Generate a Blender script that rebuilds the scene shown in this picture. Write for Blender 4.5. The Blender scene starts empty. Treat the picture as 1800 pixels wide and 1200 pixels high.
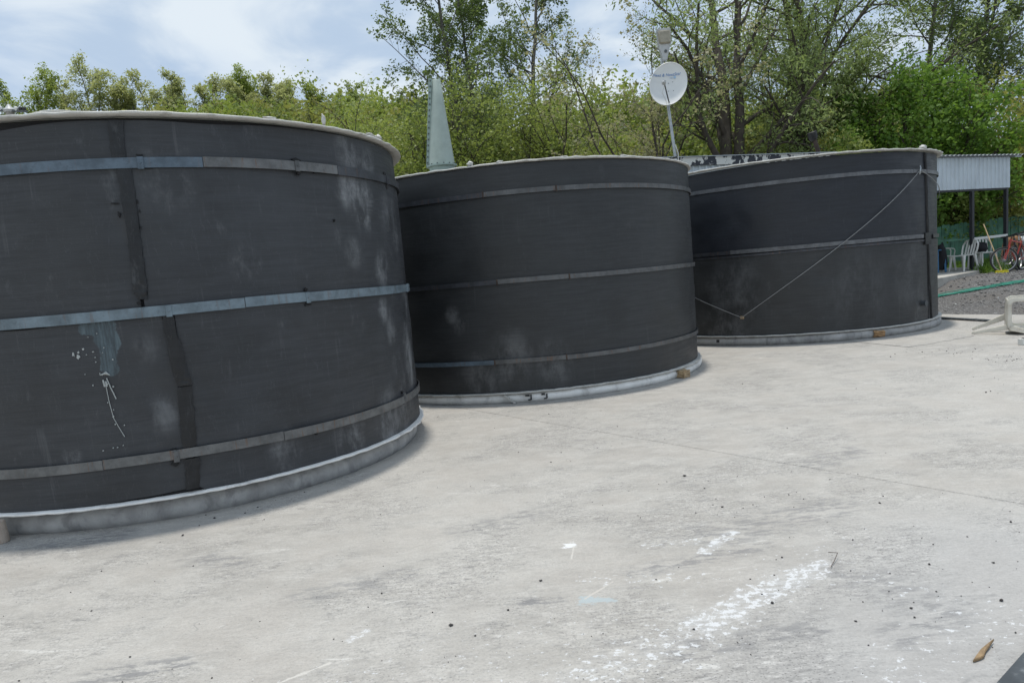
import bpy, bmesh, math, random
import numpy as np
from mathutils import Vector, Matrix
R_ = math.radians
SC = bpy.context.scene
COL = SC.collection
PI = math.pi

# ------------------------------------------------------------------ camera
PITCH, ROLL = 0.1283, 0.0852
cam_d = bpy.data.cameras.new('camera')
cam = bpy.data.objects.new('camera', cam_d)
COL.objects.link(cam)
cp, sp = math.cos(PITCH), math.sin(PITCH)
cr, sr = math.cos(ROLL), math.sin(ROLL)
r0, up0, fw = Vector((1, 0, 0)), Vector((0, sp, cp)), Vector((0, cp, -sp))
rt, up = r0 * cr - up0 * sr, r0 * sr + up0 * cr
m3 = Matrix((rt, up, -fw)).transposed()
cam.matrix_world = Matrix.Translation((0, 0, 1.6)) @ m3.to_4x4()
cam_d.sensor_width = 36.0
cam_d.lens = 24.96
cam_d.shift_y = 0.0239
cam_d.clip_start = 0.05
cam_d.clip_end = 2000
SC.camera = cam

# ------------------------------------------------------------------ world, sun, exposure
SUN_EL, SUN_AZ = 85.0, -12.0
world = bpy.data.worlds.new('World')
SC.world = world
world.use_nodes = True


class NT:
    """small helper for writing node graphs"""
    def __init__(s, tree, dim='3D'):
        s.t = tree
        s.dim = dim
        s.t.nodes.clear()

    def n(s, typ, ins=None, **props):
        nd = s.t.nodes.new(typ)
        for k, v in props.items():
            setattr(nd, k, v)
        for k, v in (ins or {}).items():
            s.put(nd.inputs[k], v)
        return nd

    def put(s, sock, v):
        if isinstance(v, bpy.types.NodeSocket):
            s.t.links.new(v, sock)
        else:
            if sock.type == 'RGBA' and len(v) == 3:
                v = (*v, 1)
            sock.default_value = v

    def m(s, op, a, b=0.0, c=0.0, clamp=False):
        nd = s.n('ShaderNodeMath', {0: a, 1: b, 2: c}, operation=op)
        nd.use_clamp = clamp
        return nd.outputs[0]

    def v(s, op, a, b=(0, 0, 0)):
        nd = s.n('ShaderNodeVectorMath', {0: a, 1: b}, operation=op)
        return nd.outputs['Value' if op in ('DOT_PRODUCT', 'DISTANCE', 'LENGTH') else 'Vector']

    def vscale(s, a, f):
        nd = s.n('ShaderNodeVectorMath', {0: a}, operation='SCALE')
        s.put(nd.inputs['Scale'], f)
        return nd.outputs['Vector']

    def noise(s, vec, scale, detail=4.0, rough=0.55, dist=0.0, out=0):
        return s.n('ShaderNodeTexNoise', {'Vector': vec, 'Scale': scale, 'Detail': detail, 'Roughness': rough, 'Distortion': dist}, noise_dimensions=s.dim).outputs[out]

    def voro(s, vec, scale, feature='F1', out='Distance', rnd=1.0):
        return s.n('ShaderNodeTexVoronoi', {'Vector': vec, 'Scale': scale, 'Randomness': rnd}, feature=feature, voronoi_dimensions=s.dim).outputs[out]

    def map(s, vec, scale=(1, 1, 1), rot=(0, 0, 0), loc=(0, 0, 0)):
        return s.n('ShaderNodeMapping', {'Vector': vec, 'Scale': scale, 'Rotation': rot, 'Location': loc}).outputs[0]

    def rng(s, x, a, b, c=0.0, d=1.0, smooth=True):
        nd = s.n('ShaderNodeMapRange', {0: x, 1: a, 2: b, 3: c, 4: d})
        nd.interpolation_type = 'SMOOTHSTEP' if smooth else 'LINEAR'
        return nd.outputs[0]

    def mix(s, f, a, b, mode='MIX'):
        nd = s.n('ShaderNodeMix', data_type='RGBA', blend_type=mode)
        s.put(nd.inputs[0], f)
        s.put(nd.inputs[6], a)
        s.put(nd.inputs[7], b)
        return nd.outputs[2]

    def seg(s, p, a, b):
        """distance of p from the segment a-b"""
        a, b = (Vector(a), Vector(b)) if len(a) == 3 else (Vector((*a, 0)), Vector((*b, 0)))
        d = b - a
        w = s.v('SUBTRACT', p, tuple(a))
        t = s.m('DIVIDE', s.v('DOT_PRODUCT', w, tuple(d)), d.length_squared, clamp=True)
        q = s.n('ShaderNodeVectorMath', {0: tuple(d)}, operation='SCALE')
        s.put(q.inputs['Scale'], t)
        return s.v('DISTANCE', w, q.outputs['Vector'])


W = NT(world.node_tree)
tc = W.n('ShaderNodeTexCoord').outputs['Generated']
sky = W.n('ShaderNodeTexSky', sky_type='NISHITA')
sky.sun_disc = False
sky.sun_elevation = R_(SUN_EL)
sky.sun_rotation = R_(SUN_AZ)
sky.air_density, sky.dust_density, sky.ozone_density = 1.0, 1.0, 1.0
bg_sky = W.n('ShaderNodeBackground', {'Color': sky.outputs[0], 'Strength': 0.13})
# broken cloud deck: soft billows, stretched towards the horizon
sep = W.n('ShaderNodeSeparateXYZ', {0: tc})
zc = W.m('ADD', W.m('MAXIMUM', sep.outputs[2], 0.0), 0.22)
px = W.m('DIVIDE', sep.outputs[0], zc)
py = W.m('DIVIDE', sep.outputs[1], zc)
pv = W.n('ShaderNodeCombineXYZ', {0: px, 1: py, 2: 0.0}).outputs[0]
pv = W.map(pv, loc=(3.1, 1.7, 0.4))
big = W.noise(pv, 1.15, 4, 0.5, 0.4)
fine = W.noise(pv, 2.6, 6, 0.55, 0.6)
shade = W.m('ADD', W.m('MULTIPLY', big, 0.65), W.m('MULTIPLY', fine, 0.35))
ccol = W.mix(W.rng(shade, 0.44, 0.545), (0.455, 0.57, 0.725), (0.71, 0.785, 0.855))
bg_cl = W.n('ShaderNodeBackground', {'Color': ccol, 'Strength': 0.92})
cover = W.rng(W.noise(W.map(pv, loc=(7.3, 2.2, 0)), 0.7, 5, 0.5, 0.3), 0.30, 0.46)
wmix = W.n('ShaderNodeMixShader', {0: W.m('MULTIPLY_ADD', cover, 0.45, 0.55), 1: bg_sky.outputs[0], 2: bg_cl.outputs[0]})
W.n('ShaderNodeOutputWorld', {'Surface': wmix.outputs[0]})

sun_d = bpy.data.lights.new('sun', 'SUN')
sun_d.energy = 2.5
sun_d.angle = R_(3.0)
sun_d.color = (1.0, 0.955, 0.88)
sun = bpy.data.objects.new('sun', sun_d)
COL.objects.link(sun)
sd = Vector((math.sin(R_(SUN_AZ)) * math.cos(R_(SUN_EL)), math.cos(R_(SUN_AZ)) * math.cos(R_(SUN_EL)), math.sin(R_(SUN_EL))))
sun.rotation_euler = sd.to_track_quat('Z', 'Y').to_euler()

SC.view_settings.view_transform = 'Standard'
SC.view_settings.look = 'None'
SC.view_settings.exposure = 0.24
SC.view_settings.gamma = 1.0
SC.view_settings.use_curve_mapping = False
SC.render.engine = 'CYCLES'
SC.cycles.use_adaptive_sampling = True
SC.cycles.adaptive_threshold = 0.02
SC.cycles.max_bounces = 4
SC.cycles.diffuse_bounces = 2
SC.cycles.glossy_bounces = 2
SC.cycles.transmission_bounces = 2
SC.cycles.caustics_reflective = False
SC.cycles.caustics_refractive = False
SC.cycles.transparent_max_bounces = 8


# ------------------------------------------------------------------ object helpers
def tag(o, label=None, cat=None, group=None, kind=None):
    if label: o['label'] = label
    if cat: o['category'] = cat
    if group: o['group'] = group
    if kind: o['kind'] = kind
    return o


def thing(name, label, cat, loc=(0, 0, 0), rz=0.0, group=None, rot=None):
    o = bpy.data.objects.new(name, None)
    o.empty_display_size = 0.2
    COL.objects.link(o)
    o.location = loc
    o.rotation_euler = rot if rot else (0, 0, rz)
    return tag(o, label, cat, group)


def link(name, me, mat=None, parent=None):
    o = bpy.data.objects.new(name, me)
    COL.objects.link(o)
    if mat is not None and not me.materials:
        me.materials.append(mat)
    if parent is not None:
        o.parent = parent
    return o


def dup(root, loc, rz=None, label=None, group=None):
    r = root.copy(); COL.objects.link(r); r.location = loc
    if rz is not None: r.rotation_euler = (0, 0, rz)
    if label: r['label'] = label
    if group: r['group'] = group
    for ch in list(root.children):
        c = ch.copy(); COL.objects.link(c); c.parent = r
        for g in ch.children:
            d = g.copy(); COL.objects.link(d); d.parent = c
    return r


class MB:
    """collects shapes into one mesh"""
    def __init__(s):
        s.v, s.f = [], []

    def add(s, vs, fs):
        o = len(s.v)
        s.v += [tuple(p) for p in vs]
        s.f += [tuple(i + o for i in q) for q in fs]
        return s

    def box(s, c, size, rz=0.0, rot=None):
        hx, hy, hz = size[0] / 2, size[1] / 2, size[2] / 2
        M = rot if rot is not None else Matrix.Rotation(rz, 3, 'Z')
        c = Vector(c)
        vs = [c + M @ Vector((x * hx, y * hy, z * hz)) for z in (-1, 1) for y in (-1, 1) for x in (-1, 1)]
        return s.add(vs, [(0, 2, 3, 1), (4, 5, 7, 6), (0, 1, 5, 4), (2, 6, 7, 3), (0, 4, 6, 2), (1, 3, 7, 5)])

    def bar(s, a, b, w, h, upv=(0, 0, 1)):
        a, b = Vector(a), Vector(b)
        d = (b - a).normalized(); u = Vector(upv)
        x = d.cross(u)
        if x.length < 1e-4: x = d.cross(Vector((1, 0, 0)))
        x.normalize(); y = x.cross(d)
        vs = []
        for p in (a, b):
            for i, j in ((-1, -1), (1, -1), (1, 1), (-1, 1)):
                vs.append(p + x * (i * w / 2) + y * (j * h / 2))
        return s.add(vs, [(3, 2, 1, 0), (4, 5, 6, 7), (0, 1, 5, 4), (1, 2, 6, 5), (2, 3, 7, 6), (3, 0, 4, 7)])

    def tube(s, pts, rad, n=8, cap=True, closed=False):
        pts = [Vector(p) for p in pts]
        if not hasattr(rad, '__len__'): rad = [rad] * len(pts)
        vs, fs = [], []
        prev = None
        N = len(pts)
        for i, p in enumerate(pts):
            if closed: d = pts[(i + 1) % N] - pts[i - 1]
            else: d = pts[min(i + 1, N - 1)] - pts[max(i - 1, 0)]
            d.normalize()
            if prev is None:
                x = d.cross(Vector((0, 0, 1)))
                if x.length < 1e-3: x = d.cross(Vector((1, 0, 0)))
            else:
                x = prev - d * prev.dot(d)
            x.normalize(); prev = x; y = d.cross(x)
            for k in range(n):
                a = 2 * PI * k / n
                vs.append(p + (x * math.cos(a) + y * math.sin(a)) * rad[i])
        for i in range(N if closed else N - 1):
            j = (i + 1) % N
            for k in range(n):
                l = (k + 1) % n
                fs.append((i * n + k, i * n + l, j * n + l, j * n + k))
        if cap and not closed:
            fs.append(tuple(range(n - 1, -1, -1)))
            fs.append(tuple((N - 1) * n + k for k in range(n)))
        return s.add(vs, fs)

    def lathe(s, prof, n=32, c=(0, 0, 0)):
        vs, fs = [], []
        for r, z in prof:
            for k in range(n):
                a = 2 * PI * k / n
                vs.append((c[0] + r * math.cos(a), c[1] + r * math.sin(a), c[2] + z))
        for i in range(len(prof) - 1):
            for k in range(n):
                l = (k + 1) % n
                fs.append((i * n + k, i * n + l, (i + 1) * n + l, (i + 1) * n + k))
        return s.add(vs, fs)

    def prism(s, poly, axis, a, b):
        """polygon (list of 2D) extruded along axis between a and b"""
        def P(u, v, w):
            return {'x': (w, u, v), 'y': (u, w, v), 'z': (u, v, w)}[axis]
        n = len(poly)
        vs = [P(u, v, a) for u, v in poly] + [P(u, v, b) for u, v in poly]
        fs = [tuple(range(n - 1, -1, -1)), tuple(range(n, 2 * n))]
        for i in range(n):
            j = (i + 1) % n
            fs.append((i, j, j + n, i + n))
        return s.add(vs, fs)

    def build(s, name, mat, parent=None, smooth=False, bevel=0.0, seg=2):
        me = bpy.data.meshes.new(name)
        me.from_pydata(s.v, [], s.f)
        bm = bmesh.new(); bm.from_mesh(me)
        bmesh.ops.recalc_face_normals(bm, faces=bm.faces)
        if bevel > 0:
            es = [e for e in bm.edges if len(e.link_faces) == 2 and e.calc_face_angle(0) > 0.5]
            bmesh.ops.bevel(bm, geom=es, offset=bevel, segments=seg, affect='EDGES', clamp_overlap=True)
        bm.to_mesh(me); bm.free()
        if smooth:
            me.polygons.foreach_set('use_smooth', [True] * len(me.polygons))
            me.set_sharp_from_angle(angle=R_(40))
        return link(name, me, mat, parent)


def np_mesh(name, V, F, nper, mat=None, parent=None, smooth=False, attr=None):
    """mesh from numpy arrays, all faces with nper corners"""
    V = np.asarray(V, np.float32).reshape(-1, 3)
    F = np.asarray(F, np.int32).reshape(-1, nper)
    me = bpy.data.meshes.new(name)
    me.vertices.add(len(V)); me.vertices.foreach_set('co', V.ravel())
    me.loops.add(F.size); me.loops.foreach_set('vertex_index', F.ravel())
    me.polygons.add(len(F))
    me.polygons.foreach_set('loop_start', np.arange(0, F.size, nper, dtype=np.int32))
    if smooth:
        me.polygons.foreach_set('use_smooth', np.ones(len(F), bool))
    if attr is not None:
        a = me.attributes.new('tint', 'FLOAT', 'POINT')
        a.data.foreach_set('value', np.asarray(attr, np.float32))
    me.update(calc_edges=True)
    me.validate()
    return link(name, me, mat, parent)


# ------------------------------------------------------------------ materials
def pbr(name, col, rough=0.6, metal=0.0, var=0.0, vscale=6.0, spec=0.5, bump=0.0, bscale=60.0, dirt=None, dscale=3.0, damt=0.4):
    """plain material with colour grain, optional dirt and fine relief"""
    mt = bpy.data.materials.new(name); mt.use_nodes = True
    g = NT(mt.node_tree)
    o = g.n('ShaderNodeTexCoord').outputs['Object']
    c = col
    if var > 0:
        nz = g.noise(o, vscale, 5, 0.6)
        c = g.mix(g.rng(nz, 0.3, 0.7), tuple(x * (1 - var) for x in col), tuple(min(1, x * (1 + var)) for x in col))
    if dirt:
        nz = g.noise(g.map(o, scale=(1, 1, 0.5)), dscale, 7, 0.65, 0.4)
        c = g.mix(g.m('MULTIPLY', g.rng(nz, 0.5, 0.7), damt), c, dirt)
    p = g.n('ShaderNodeBsdfPrincipled', {'Base Color': c, 'Roughness': rough, 'Metallic': metal, 'Specular IOR Level': spec})
    if bump > 0:
        b = g.n('ShaderNodeBump', {'Height': g.noise(o, bscale, 4, 0.6), 'Strength': bump, 'Distance': 0.01})
        g.put(p.inputs['Normal'], b.outputs[0])
    g.n('ShaderNodeOutputMaterial', {'Surface': p.outputs[0]})
    return mt


def tank_material(name, base, smudges=(), seed=0.0, dust=0.5, smear=()):
    mt = bpy.data.materials.new(name); mt.use_nodes = True
    g = NT(mt.node_tree)
    o = g.n('ShaderNodeTexCoord').outputs['Object']
    q = g.map(o, loc=(seed, seed * 0.7, seed * 0.3))
    streak = g.noise(g.map(q, scale=(0.9, 0.9, 16)), 2.2, 4, 0.6)
    fineS = g.noise(g.map(q, scale=(2, 2, 60)), 2.5, 3, 0.6)
    blot = g.noise(g.map(q, scale=(1, 1, 0.8)), 1.1, 4, 0.6)
    f = g.m('ADD', g.m('MULTIPLY', streak, 0.6), g.m('MULTIPLY', fineS, 0.4))
    c = g.mix(g.rng(f, 0.32, 0.68), tuple(x * 0.84 for x in base), tuple(x * 1.18 for x in base))
    patchy = g.noise(g.map(q, scale=(0.8, 0.8, 1.3), loc=(9, 1, 4)), 1.7, 5, 0.62)
    c = g.mix(g.m('MULTIPLY', g.rng(patchy, 0.42, 0.62), 0.5), c, tuple(x * 0.5 for x in base))
    run = g.noise(g.map(q, scale=(9, 9, 0.45)), 2.4, 3, 0.6)
    c = g.mix(g.m('MULTIPLY', g.m('MULTIPLY', g.rng(run, 0.60, 0.72), g.rng(patchy, 0.55, 0.40)), 0.20 * dust), c, (0.20, 0.205, 0.21))
    c = g.mix(g.m('MULTIPLY', g.rng(blot, 0.45, 0.75), 0.35 * dust), c, (base[0] * 2.1, base[1] * 2.1, base[2] * 2.05))
    # chalky scuffs and run marks
    sc = g.noise(g.map(q, scale=(3.0, 3.0, 1.3)), 1.6, 6, 0.7)
    c = g.mix(g.m('MULTIPLY', g.rng(sc, 0.60, 0.78), 0.30 * dust), c, (0.26, 0.27, 0.28))
    scr = g.noise(g.map(q, scale=(5, 5, 1), rot=(0.5, 0.35, 0)), 3.0, 4, 0.5, 0.3)
    c = g.mix(g.m('MULTIPLY', g.rng(g.m('ABSOLUTE', g.m('SUBTRACT', scr, 0.5)), 0.006, 0.0), 0.10 * dust), c, (0.25, 0.26, 0.27))
    if smudges:
        brk = g.noise(g.map(q, scale=(1.0, 1.0, 0.55)), 3.4, 8, 0.74)
        tot = None
        for (x, y, z, r, a) in smudges:
            w = g.v('SUBTRACT', o, (x, y, z))
            d = g.m('ADD', g.v('LENGTH', g.v('MULTIPLY', w, (.8 / r, .8 / r, 0.6 / r))), g.m('MULTIPLY_ADD', streak, 0.9, -0.45))
            k = g.m('MULTIPLY', g.rng(d, 0.2, 1.0, 1.0, 0.0), a)
            tot = k if tot is None else g.m('MAXIMUM', tot, k)
        sm = g.m('MULTIPLY', tot, g.rng(brk, 0.40, 0.66))
        c = g.mix(g.m('MULTIPLY', sm, 0.75), c, (0.30, 0.31, 0.32))
    if smear:
        wob = g.m('MULTIPLY_ADD', g.noise(o, 7.0, 6, 0.66), 0.11, -0.055)
        tot = None
        for (a_, b_, w_) in smear:
            k = g.rng(g.m('ADD', g.seg(o, a_, b_), wob), w_ * 0.82, w_, 1.0, 0.0)
            tot = k if tot is None else g.m('MAXIMUM', tot, k)
        v1 = g.noise(g.map(o, scale=(16, 16, 1.6)), 2.0, 6, 0.7)
        sc_ = g.mix(g.rng(v1, 0.3, 0.72), (0.034, 0.050, 0.060), (0.115, 0.160, 0.180))
        c = g.mix(g.m('MULTIPLY', tot, g.rng(v1, 0.25, 0.6, 0.55, 0.95)), c, sc_)
    bmp = g.m('ADD', g.m('MULTIPLY', fineS, 0.4), g.m('MULTIPLY', g.noise(o, 3.0, 2, 0.5), 1.2))
    b = g.n('ShaderNodeBump', {'Height': bmp, 'Strength': 0.30, 'Distance': 0.014})
    rough = g.rng(g.m('ADD', g.m('MULTIPLY', f, 0.5), g.m('MULTIPLY', patchy, 0.5)), 0.38, 0.62, 0.60, 0.42)
    p = g.n('ShaderNodeBsdfPrincipled', {'Base Color': c, 'Roughness': rough, 'Specular IOR Level': 0.5, 'Normal': b.outputs[0]})
    g.n('ShaderNodeOutputMaterial', {'Surface': p.outputs[0]})
    return mt


def hoop_material(name, base, rust=0.2, metal=0.4):
    mt = bpy.data.materials.new(name); mt.use_nodes = True
    g = NT(mt.node_tree)
    o = g.n('ShaderNodeTexCoord').outputs['Object']
    n1 = g.noise(o, 7, 6, 0.65)
    n2 = g.noise(g.map(o, scale=(14, 14, 1.2)), 2.2, 5, 0.7)
    c = g.mix(g.rng(n1, 0.3, 0.7), tuple(x * 0.72 for x in base), tuple(min(1, x * 1.3) for x in base))
    c = g.mix(g.m('MULTIPLY', g.rng(n2, 0.56, 0.66), rust), c, (0.16, 0.075, 0.035))
    c = g.mix(g.m('MULTIPLY', g.rng(g.noise(o, 30, 4, 0.6), 0.6, 0.7), 0.3), c, (0.04, 0.045, 0.05))
    p = g.n('ShaderNodeBsdfPrincipled', {'Base Color': c, 'Roughness': 0.45, 'Metallic': metal})
    g.n('ShaderNodeOutputMaterial', {'Surface': p.outputs[0]})
    return mt


def leaf_material(name, dark, light, trans=0.35):
    mt = bpy.data.materials.new(name); mt.use_nodes = True
    g = NT(mt.node_tree)
    at = g.n('ShaderNodeAttribute', attribute_name='tint').outputs['Fac']
    c = g.mix(at, dark, light)
    p = g.n('ShaderNodeBsdfPrincipled', {'Base Color': c, 'Roughness': 0.55, 'Specular IOR Level': 0.35})
    t = g.n('ShaderNodeBsdfTranslucent', {'Color': g.mix(0.5, c, (light[0] * 1.3, light[1] * 1.35, light[2] * 0.8), 'MIX')})
    mx = g.n('ShaderNodeMixShader', {0: trans, 1: p.outputs[0], 2: t.outputs[0]})
    g.n('ShaderNodeOutputMaterial', {'Surface': mx.outputs[0]})
    return mt


def concrete_material():
    mt = bpy.data.materials.new('weathered_concrete'); mt.use_nodes = True
    g = NT(mt.node_tree, '2D')
    o = g.n('ShaderNodeTexCoord').outputs['Object']
    big = g.noise(o, 0.55, 4, 0.6)
    low = g.noise(g.map(o, loc=(5, 2, 0)), 1.2, 4, 0.62)
    mid = g.noise(g.map(o, rot=(0, 0, 0.5), scale=(1, 1.8, 1)), 2.6, 5, 0.7)
    med = g.noise(g.map(o, rot=(0, 0, -0.3), scale=(1, 2.4, 1)), 8.0, 4, 0.7)
    fin = g.noise(o, 60, 2, 0.7)
    c = g.mix(g.rng(big, 0.3, 0.7), (0.376, 0.359, 0.331), (0.440, 0.423, 0.392))
    c = g.mix(g.m('MULTIPLY', g.rng(mid, 0.35, 0.66), 0.60), c, (0.505, 0.487, 0.453))
    c = g.mix(g.m('MULTIPLY', g.rng(low, 0.50, 0.66), 0.26), c, (0.43, 0.395, 0.355))
    worn = g.rng(low, 0.56, 0.38)
    dash = g.m('MULTIPLY_ADD', worn, 0.50, 0.20)
    c = g.mix(g.m('MULTIPLY', g.rng(med, 0.50, 0.62), g.m('MULTIPLY', dash, 0.5)), c, (0.29, 0.275, 0.255))
    # bluish worn area towards the steel edging
    blue = g.rng(g.seg(o, (1.4, 2.3), (2.4, 3.3)), 0.1, 1.3, 1.0, 0.0)
    c = g.mix(g.m('MULTIPLY', blue, 0.45), c, (0.36, 0.365, 0.375))
    # dark scuffs, trowel marks, pale rubs
    for rot, sc, ns, lo, hi, k, col in ((-0.35, (1.4, 4.5, 1), 2.8, .57, .66, .42, (0.18, 0.18, 0.185)), (0.25, (5, 16, 1), 2.2, .57, .63, .6, (0.17, 0.168, 0.165)),
                                        (-0.75, (6, 26, 1), 2.4, .58, .63, .55, (0.16, 0.158, 0.155)), (0.5, (6, 20, 1), 2.4, .57, .63, .6, (0.64, 0.625, 0.60))):
        nz = g.noise(g.map(o, rot=(0, 0, rot), scale=sc), ns, 4, 0.72)
        c = g.mix(g.m('MULTIPLY', g.m('MULTIPLY', g.rng(nz, lo, hi), dash), k), c, col)
    # long thin scratches: iso-lines of stretched noises
    for rot, sc, k, col in ((0.9, (0.5, 3.2, 1), 0.55, (0.66, 0.65, 0.62)), (-0.5, (0.6, 2.6, 1), 0.5, (0.20, 0.20, 0.20))):
        l1 = g.m('ABSOLUTE', g.m('SUBTRACT', g.noise(g.map(o, rot=(0, 0, rot), scale=sc, loc=(rot, 2, 0)), 1.2, 1, 0.4), 0.5))
        c = g.mix(g.m('MULTIPLY', g.m('MULTIPLY', g.rng(l1, 0.004, 0.0), g.rng(mid, 0.5, 0.6)), k), c, col)
    # dark smears of their own shape
    brk = g.noise(g.map(o, scale=(2, 6, 1), rot=(0, 0, -0.3)), 3.0, 6, 0.74)
    tot = None
    for a, b, w, k in (((-3.36, 4.7), (-2.9, 4.86), 0.24, 0.7), ((-0.02, 3.31), (0.12, 3.33), 0.08, 0.8), ((0.55, 3.55), (1.3, 3.75), 0.12, 0.65),
                       ((0.6, 2.75), (1.25, 2.85), 0.12, 0.65), ((1.1, 3.95), (1.9, 4.25), 0.30, 0.6), ((-1.95, 2.95), (-1.6, 3.0), 0.14, 0.7),
                       ((1.5, 2.72), (1.62, 2.8), 0.16, 0.65), ((-2.1, 4.3), (-1.8, 4.2), 0.16, 0.55), ((-0.4, 4.4), (0.1, 4.6), .2, .5), ((2.2, 5.2), (2.6, 5.4), .25, .55),
                       ((-1.2, 3.6), (-.7, 3.75), .18, .55), ((1.6, 3.3), (1.75, 2.9), .25, .55)):
        d = g.rng(g.seg(o, a, b), w * 0.2, w, k, 0.0)
        tot = d if tot is None else g.m('MAXIMUM', tot, d)
    c = g.mix(g.m('MULTIPLY', tot, g.rng(brk, 0.44, 0.60)), c, (0.19, 0.19, 0.195))
    # grain and pits
    c = g.mix(g.m('MULTIPLY', g.rng(fin, 0.40, 0.68), g.m('MULTIPLY_ADD', worn, 0.22, 0.16)), c, (0.22, 0.215, 0.21))
    vo = g.voro(g.map(o, scale=(1, 1.5, 1), rot=(0, 0, .6)), 30)
    c = g.mix(g.m('MULTIPLY', g.rng(vo, 0.15, 0.07), dash), c, (0.14, 0.135, 0.13))
    # white paint: dense streaks break up into flecks
    fl = g.noise(g.map(o, scale=(1, 1.3, 1), rot=(0, 0, 0.35)), 20, 6, 0.68)
    mask = None
    for a, b, w, k in (((0.70, 2.93), (1.42, 3.40), 0.22, .92), ((1.0, 3.2), (1.5, 3.47), 0.12, .95), ((0.15, 2.60), (0.85, 2.98), 0.36, 0.74), ((0.97, 3.74), (1.19, 3.97), 0.10, .95),
                       ((0.7, 3.9), (1.0, 3.9), 0.14, 0.66), ((-0.85, 3.09), (-0.79, 3.16), 0.06, 1.0), ((1.5, 3.6), (1.85, 2.9), 0.30, 0.52), ((.3, 3.5), (.9, 3.4), .2, .58),
                       ((1.3, 2.5), (2.0, 2.8), 0.36, 0.55), ((-0.2, 2.5), (0.6, 2.75), 0.40, 0.56), ((-1.2, 2.6), (0.2, 3.0), 0.6, 0.42), ((0.6, 3.1), (1.9, 3.6), 0.9, 0.38)):
        k_ = g.rng(g.seg(o, a, b), w * 0.1, w, k, 0.0)
        mask = k_ if mask is None else g.m('MAXIMUM', mask, k_)
    thr = g.m('SUBTRACT', 0.735, g.m('MULTIPLY', mask, 0.235))
    ff = g.m('ADD', g.m('MULTIPLY', fl, 0.80), g.m('MULTIPLY', fin, 0.20))
    pm = g.rng(g.m('SUBTRACT', ff, thr), -0.015, 0.03)
    haze_ = g.m('MULTIPLY', g.rng(mask, 0.55, 1.0), g.rng(med, 0.35, 0.65))
    c = g.mix(g.m('MULTIPLY', haze_, 0.35), c, (0.62, 0.63, 0.64))
    c = g.mix(g.m('MULTIPLY', pm, 0.70), c, (0.68, 0.695, 0.71))
    # pale blue resin drop, white blob and chalk lines
    for a, b, w, col in (((0.26, 3.29), (0.36, 3.265), 0.040, (0.39, 0.445, 0.46)), ((0.235, 4.0), (0.255, 4.01), 0.035, (0.72, 0.73, 0.74)),
                         ((0.26, 3.30), (0.42, 3.46), 0.006, (0.52, 0.49, 0.45)), ((-1.55, 2.45), (-0.9, 2.9), 0.007, (0.56, 0.54, 0.50)), ((0.24, 3.80), (0.27, 3.97), 0.005, (0.54, 0.52, 0.48))):
        d = g.rng(g.m('ADD', g.seg(o, a, b), g.m('MULTIPLY', g.m('SUBTRACT', g.m('ADD', g.m('MULTIPLY', brk, 0.6), g.m('MULTIPLY', fl, 0.4)), 0.5), w * 5.5)), w * 0.7, w, 0.85, 0.0)
        c = g.mix(d, c, col)
    b = g.n('ShaderNodeBump', {'Height': g.m('ADD', fin, g.m('MULTIPLY', med, 1.2)), 'Strength': 0.38, 'Distance': 0.012})
    p = g.n('ShaderNodeBsdfPrincipled', {'Base Color': c, 'Roughness': 0.78, 'Specular IOR Level': 0.3, 'Normal': b.outputs[0]})
    g.n('ShaderNodeOutputMaterial', {'Surface': p.outputs[0]})
    return mt


def gravel_material():
    mt = bpy.data.materials.new('grey_gravel'); mt.use_nodes = True
    g = NT(mt.node_tree, '2D')
    o = g.n('ShaderNodeTexCoord').outputs['Object']
    cell = g.voro(o, 34, out='Color')
    d = g.voro(o, 34)
    lum = g.n('ShaderNodeSeparateColor', {0: cell}).outputs[0]
    c = g.mix(lum, (0.085, 0.083, 0.083), (0.205, 0.20, 0.195))
    c = g.mix(g.rng(g.noise(o, 0.7, 5), 0.4, 0.65), c, (0.15, 0.14, 0.13))
    c = g.mix(g.rng(g.noise(o, 7, 5, 0.7), 0.66, 0.72), c, (0.5, 0.5, 0.49))
    b = g.n('ShaderNodeBump', {'Height': d, 'Strength': 0.8, 'Distance': 0.03})
    p = g.n('ShaderNodeBsdfPrincipled', {'Base Color': c, 'Roughness': 0.9, 'Normal': b.outputs[0]})
    g.n('ShaderNodeOutputMaterial', {'Surface': p.outputs[0]})
    return mt


def peeling_material():
    mt = bpy.data.materials.new('peeling_fascia'); mt.use_nodes = True
    g = NT(mt.node_tree)
    o = g.n('ShaderNodeTexCoord').outputs['Object']
    n = g.noise(g.map(o, scale=(1.9, 1.9, 1.5)), 1.9, 7, 0.66, 0.25)
    c = g.mix(g.rng(n, 0.515, 0.525), (0.028, 0.032, 0.042), (0.66, 0.66, 0.62))
    p = g.n('ShaderNodeBsdfPrincipled', {'Base Color': c, 'Roughness': 0.6})
    g.n('ShaderNodeOutputMaterial', {'Surface': p.outputs[0]})
    return mt


def gradeless(name, cols, scale, rough=0.9):
    mt = bpy.data.materials.new(name); mt.use_nodes = True
    g = NT(mt.node_tree)
    o = g.n('ShaderNodeTexCoord').outputs['Object']
    c = g.mix(g.rng(g.noise(o, scale, 7, 0.65), 0.35, 0.65), cols[0], cols[1])
    c = g.mix(g.rng(g.noise(o, scale * 6, 5, 0.65), 0.45, 0.7), c, cols[2])
    p = g.n('ShaderNodeBsdfPrincipled', {'Base Color': c, 'Roughness': rough})
    g.n('ShaderNodeOutputMaterial', {'Surface': p.outputs[0]})
    return mt


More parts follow.
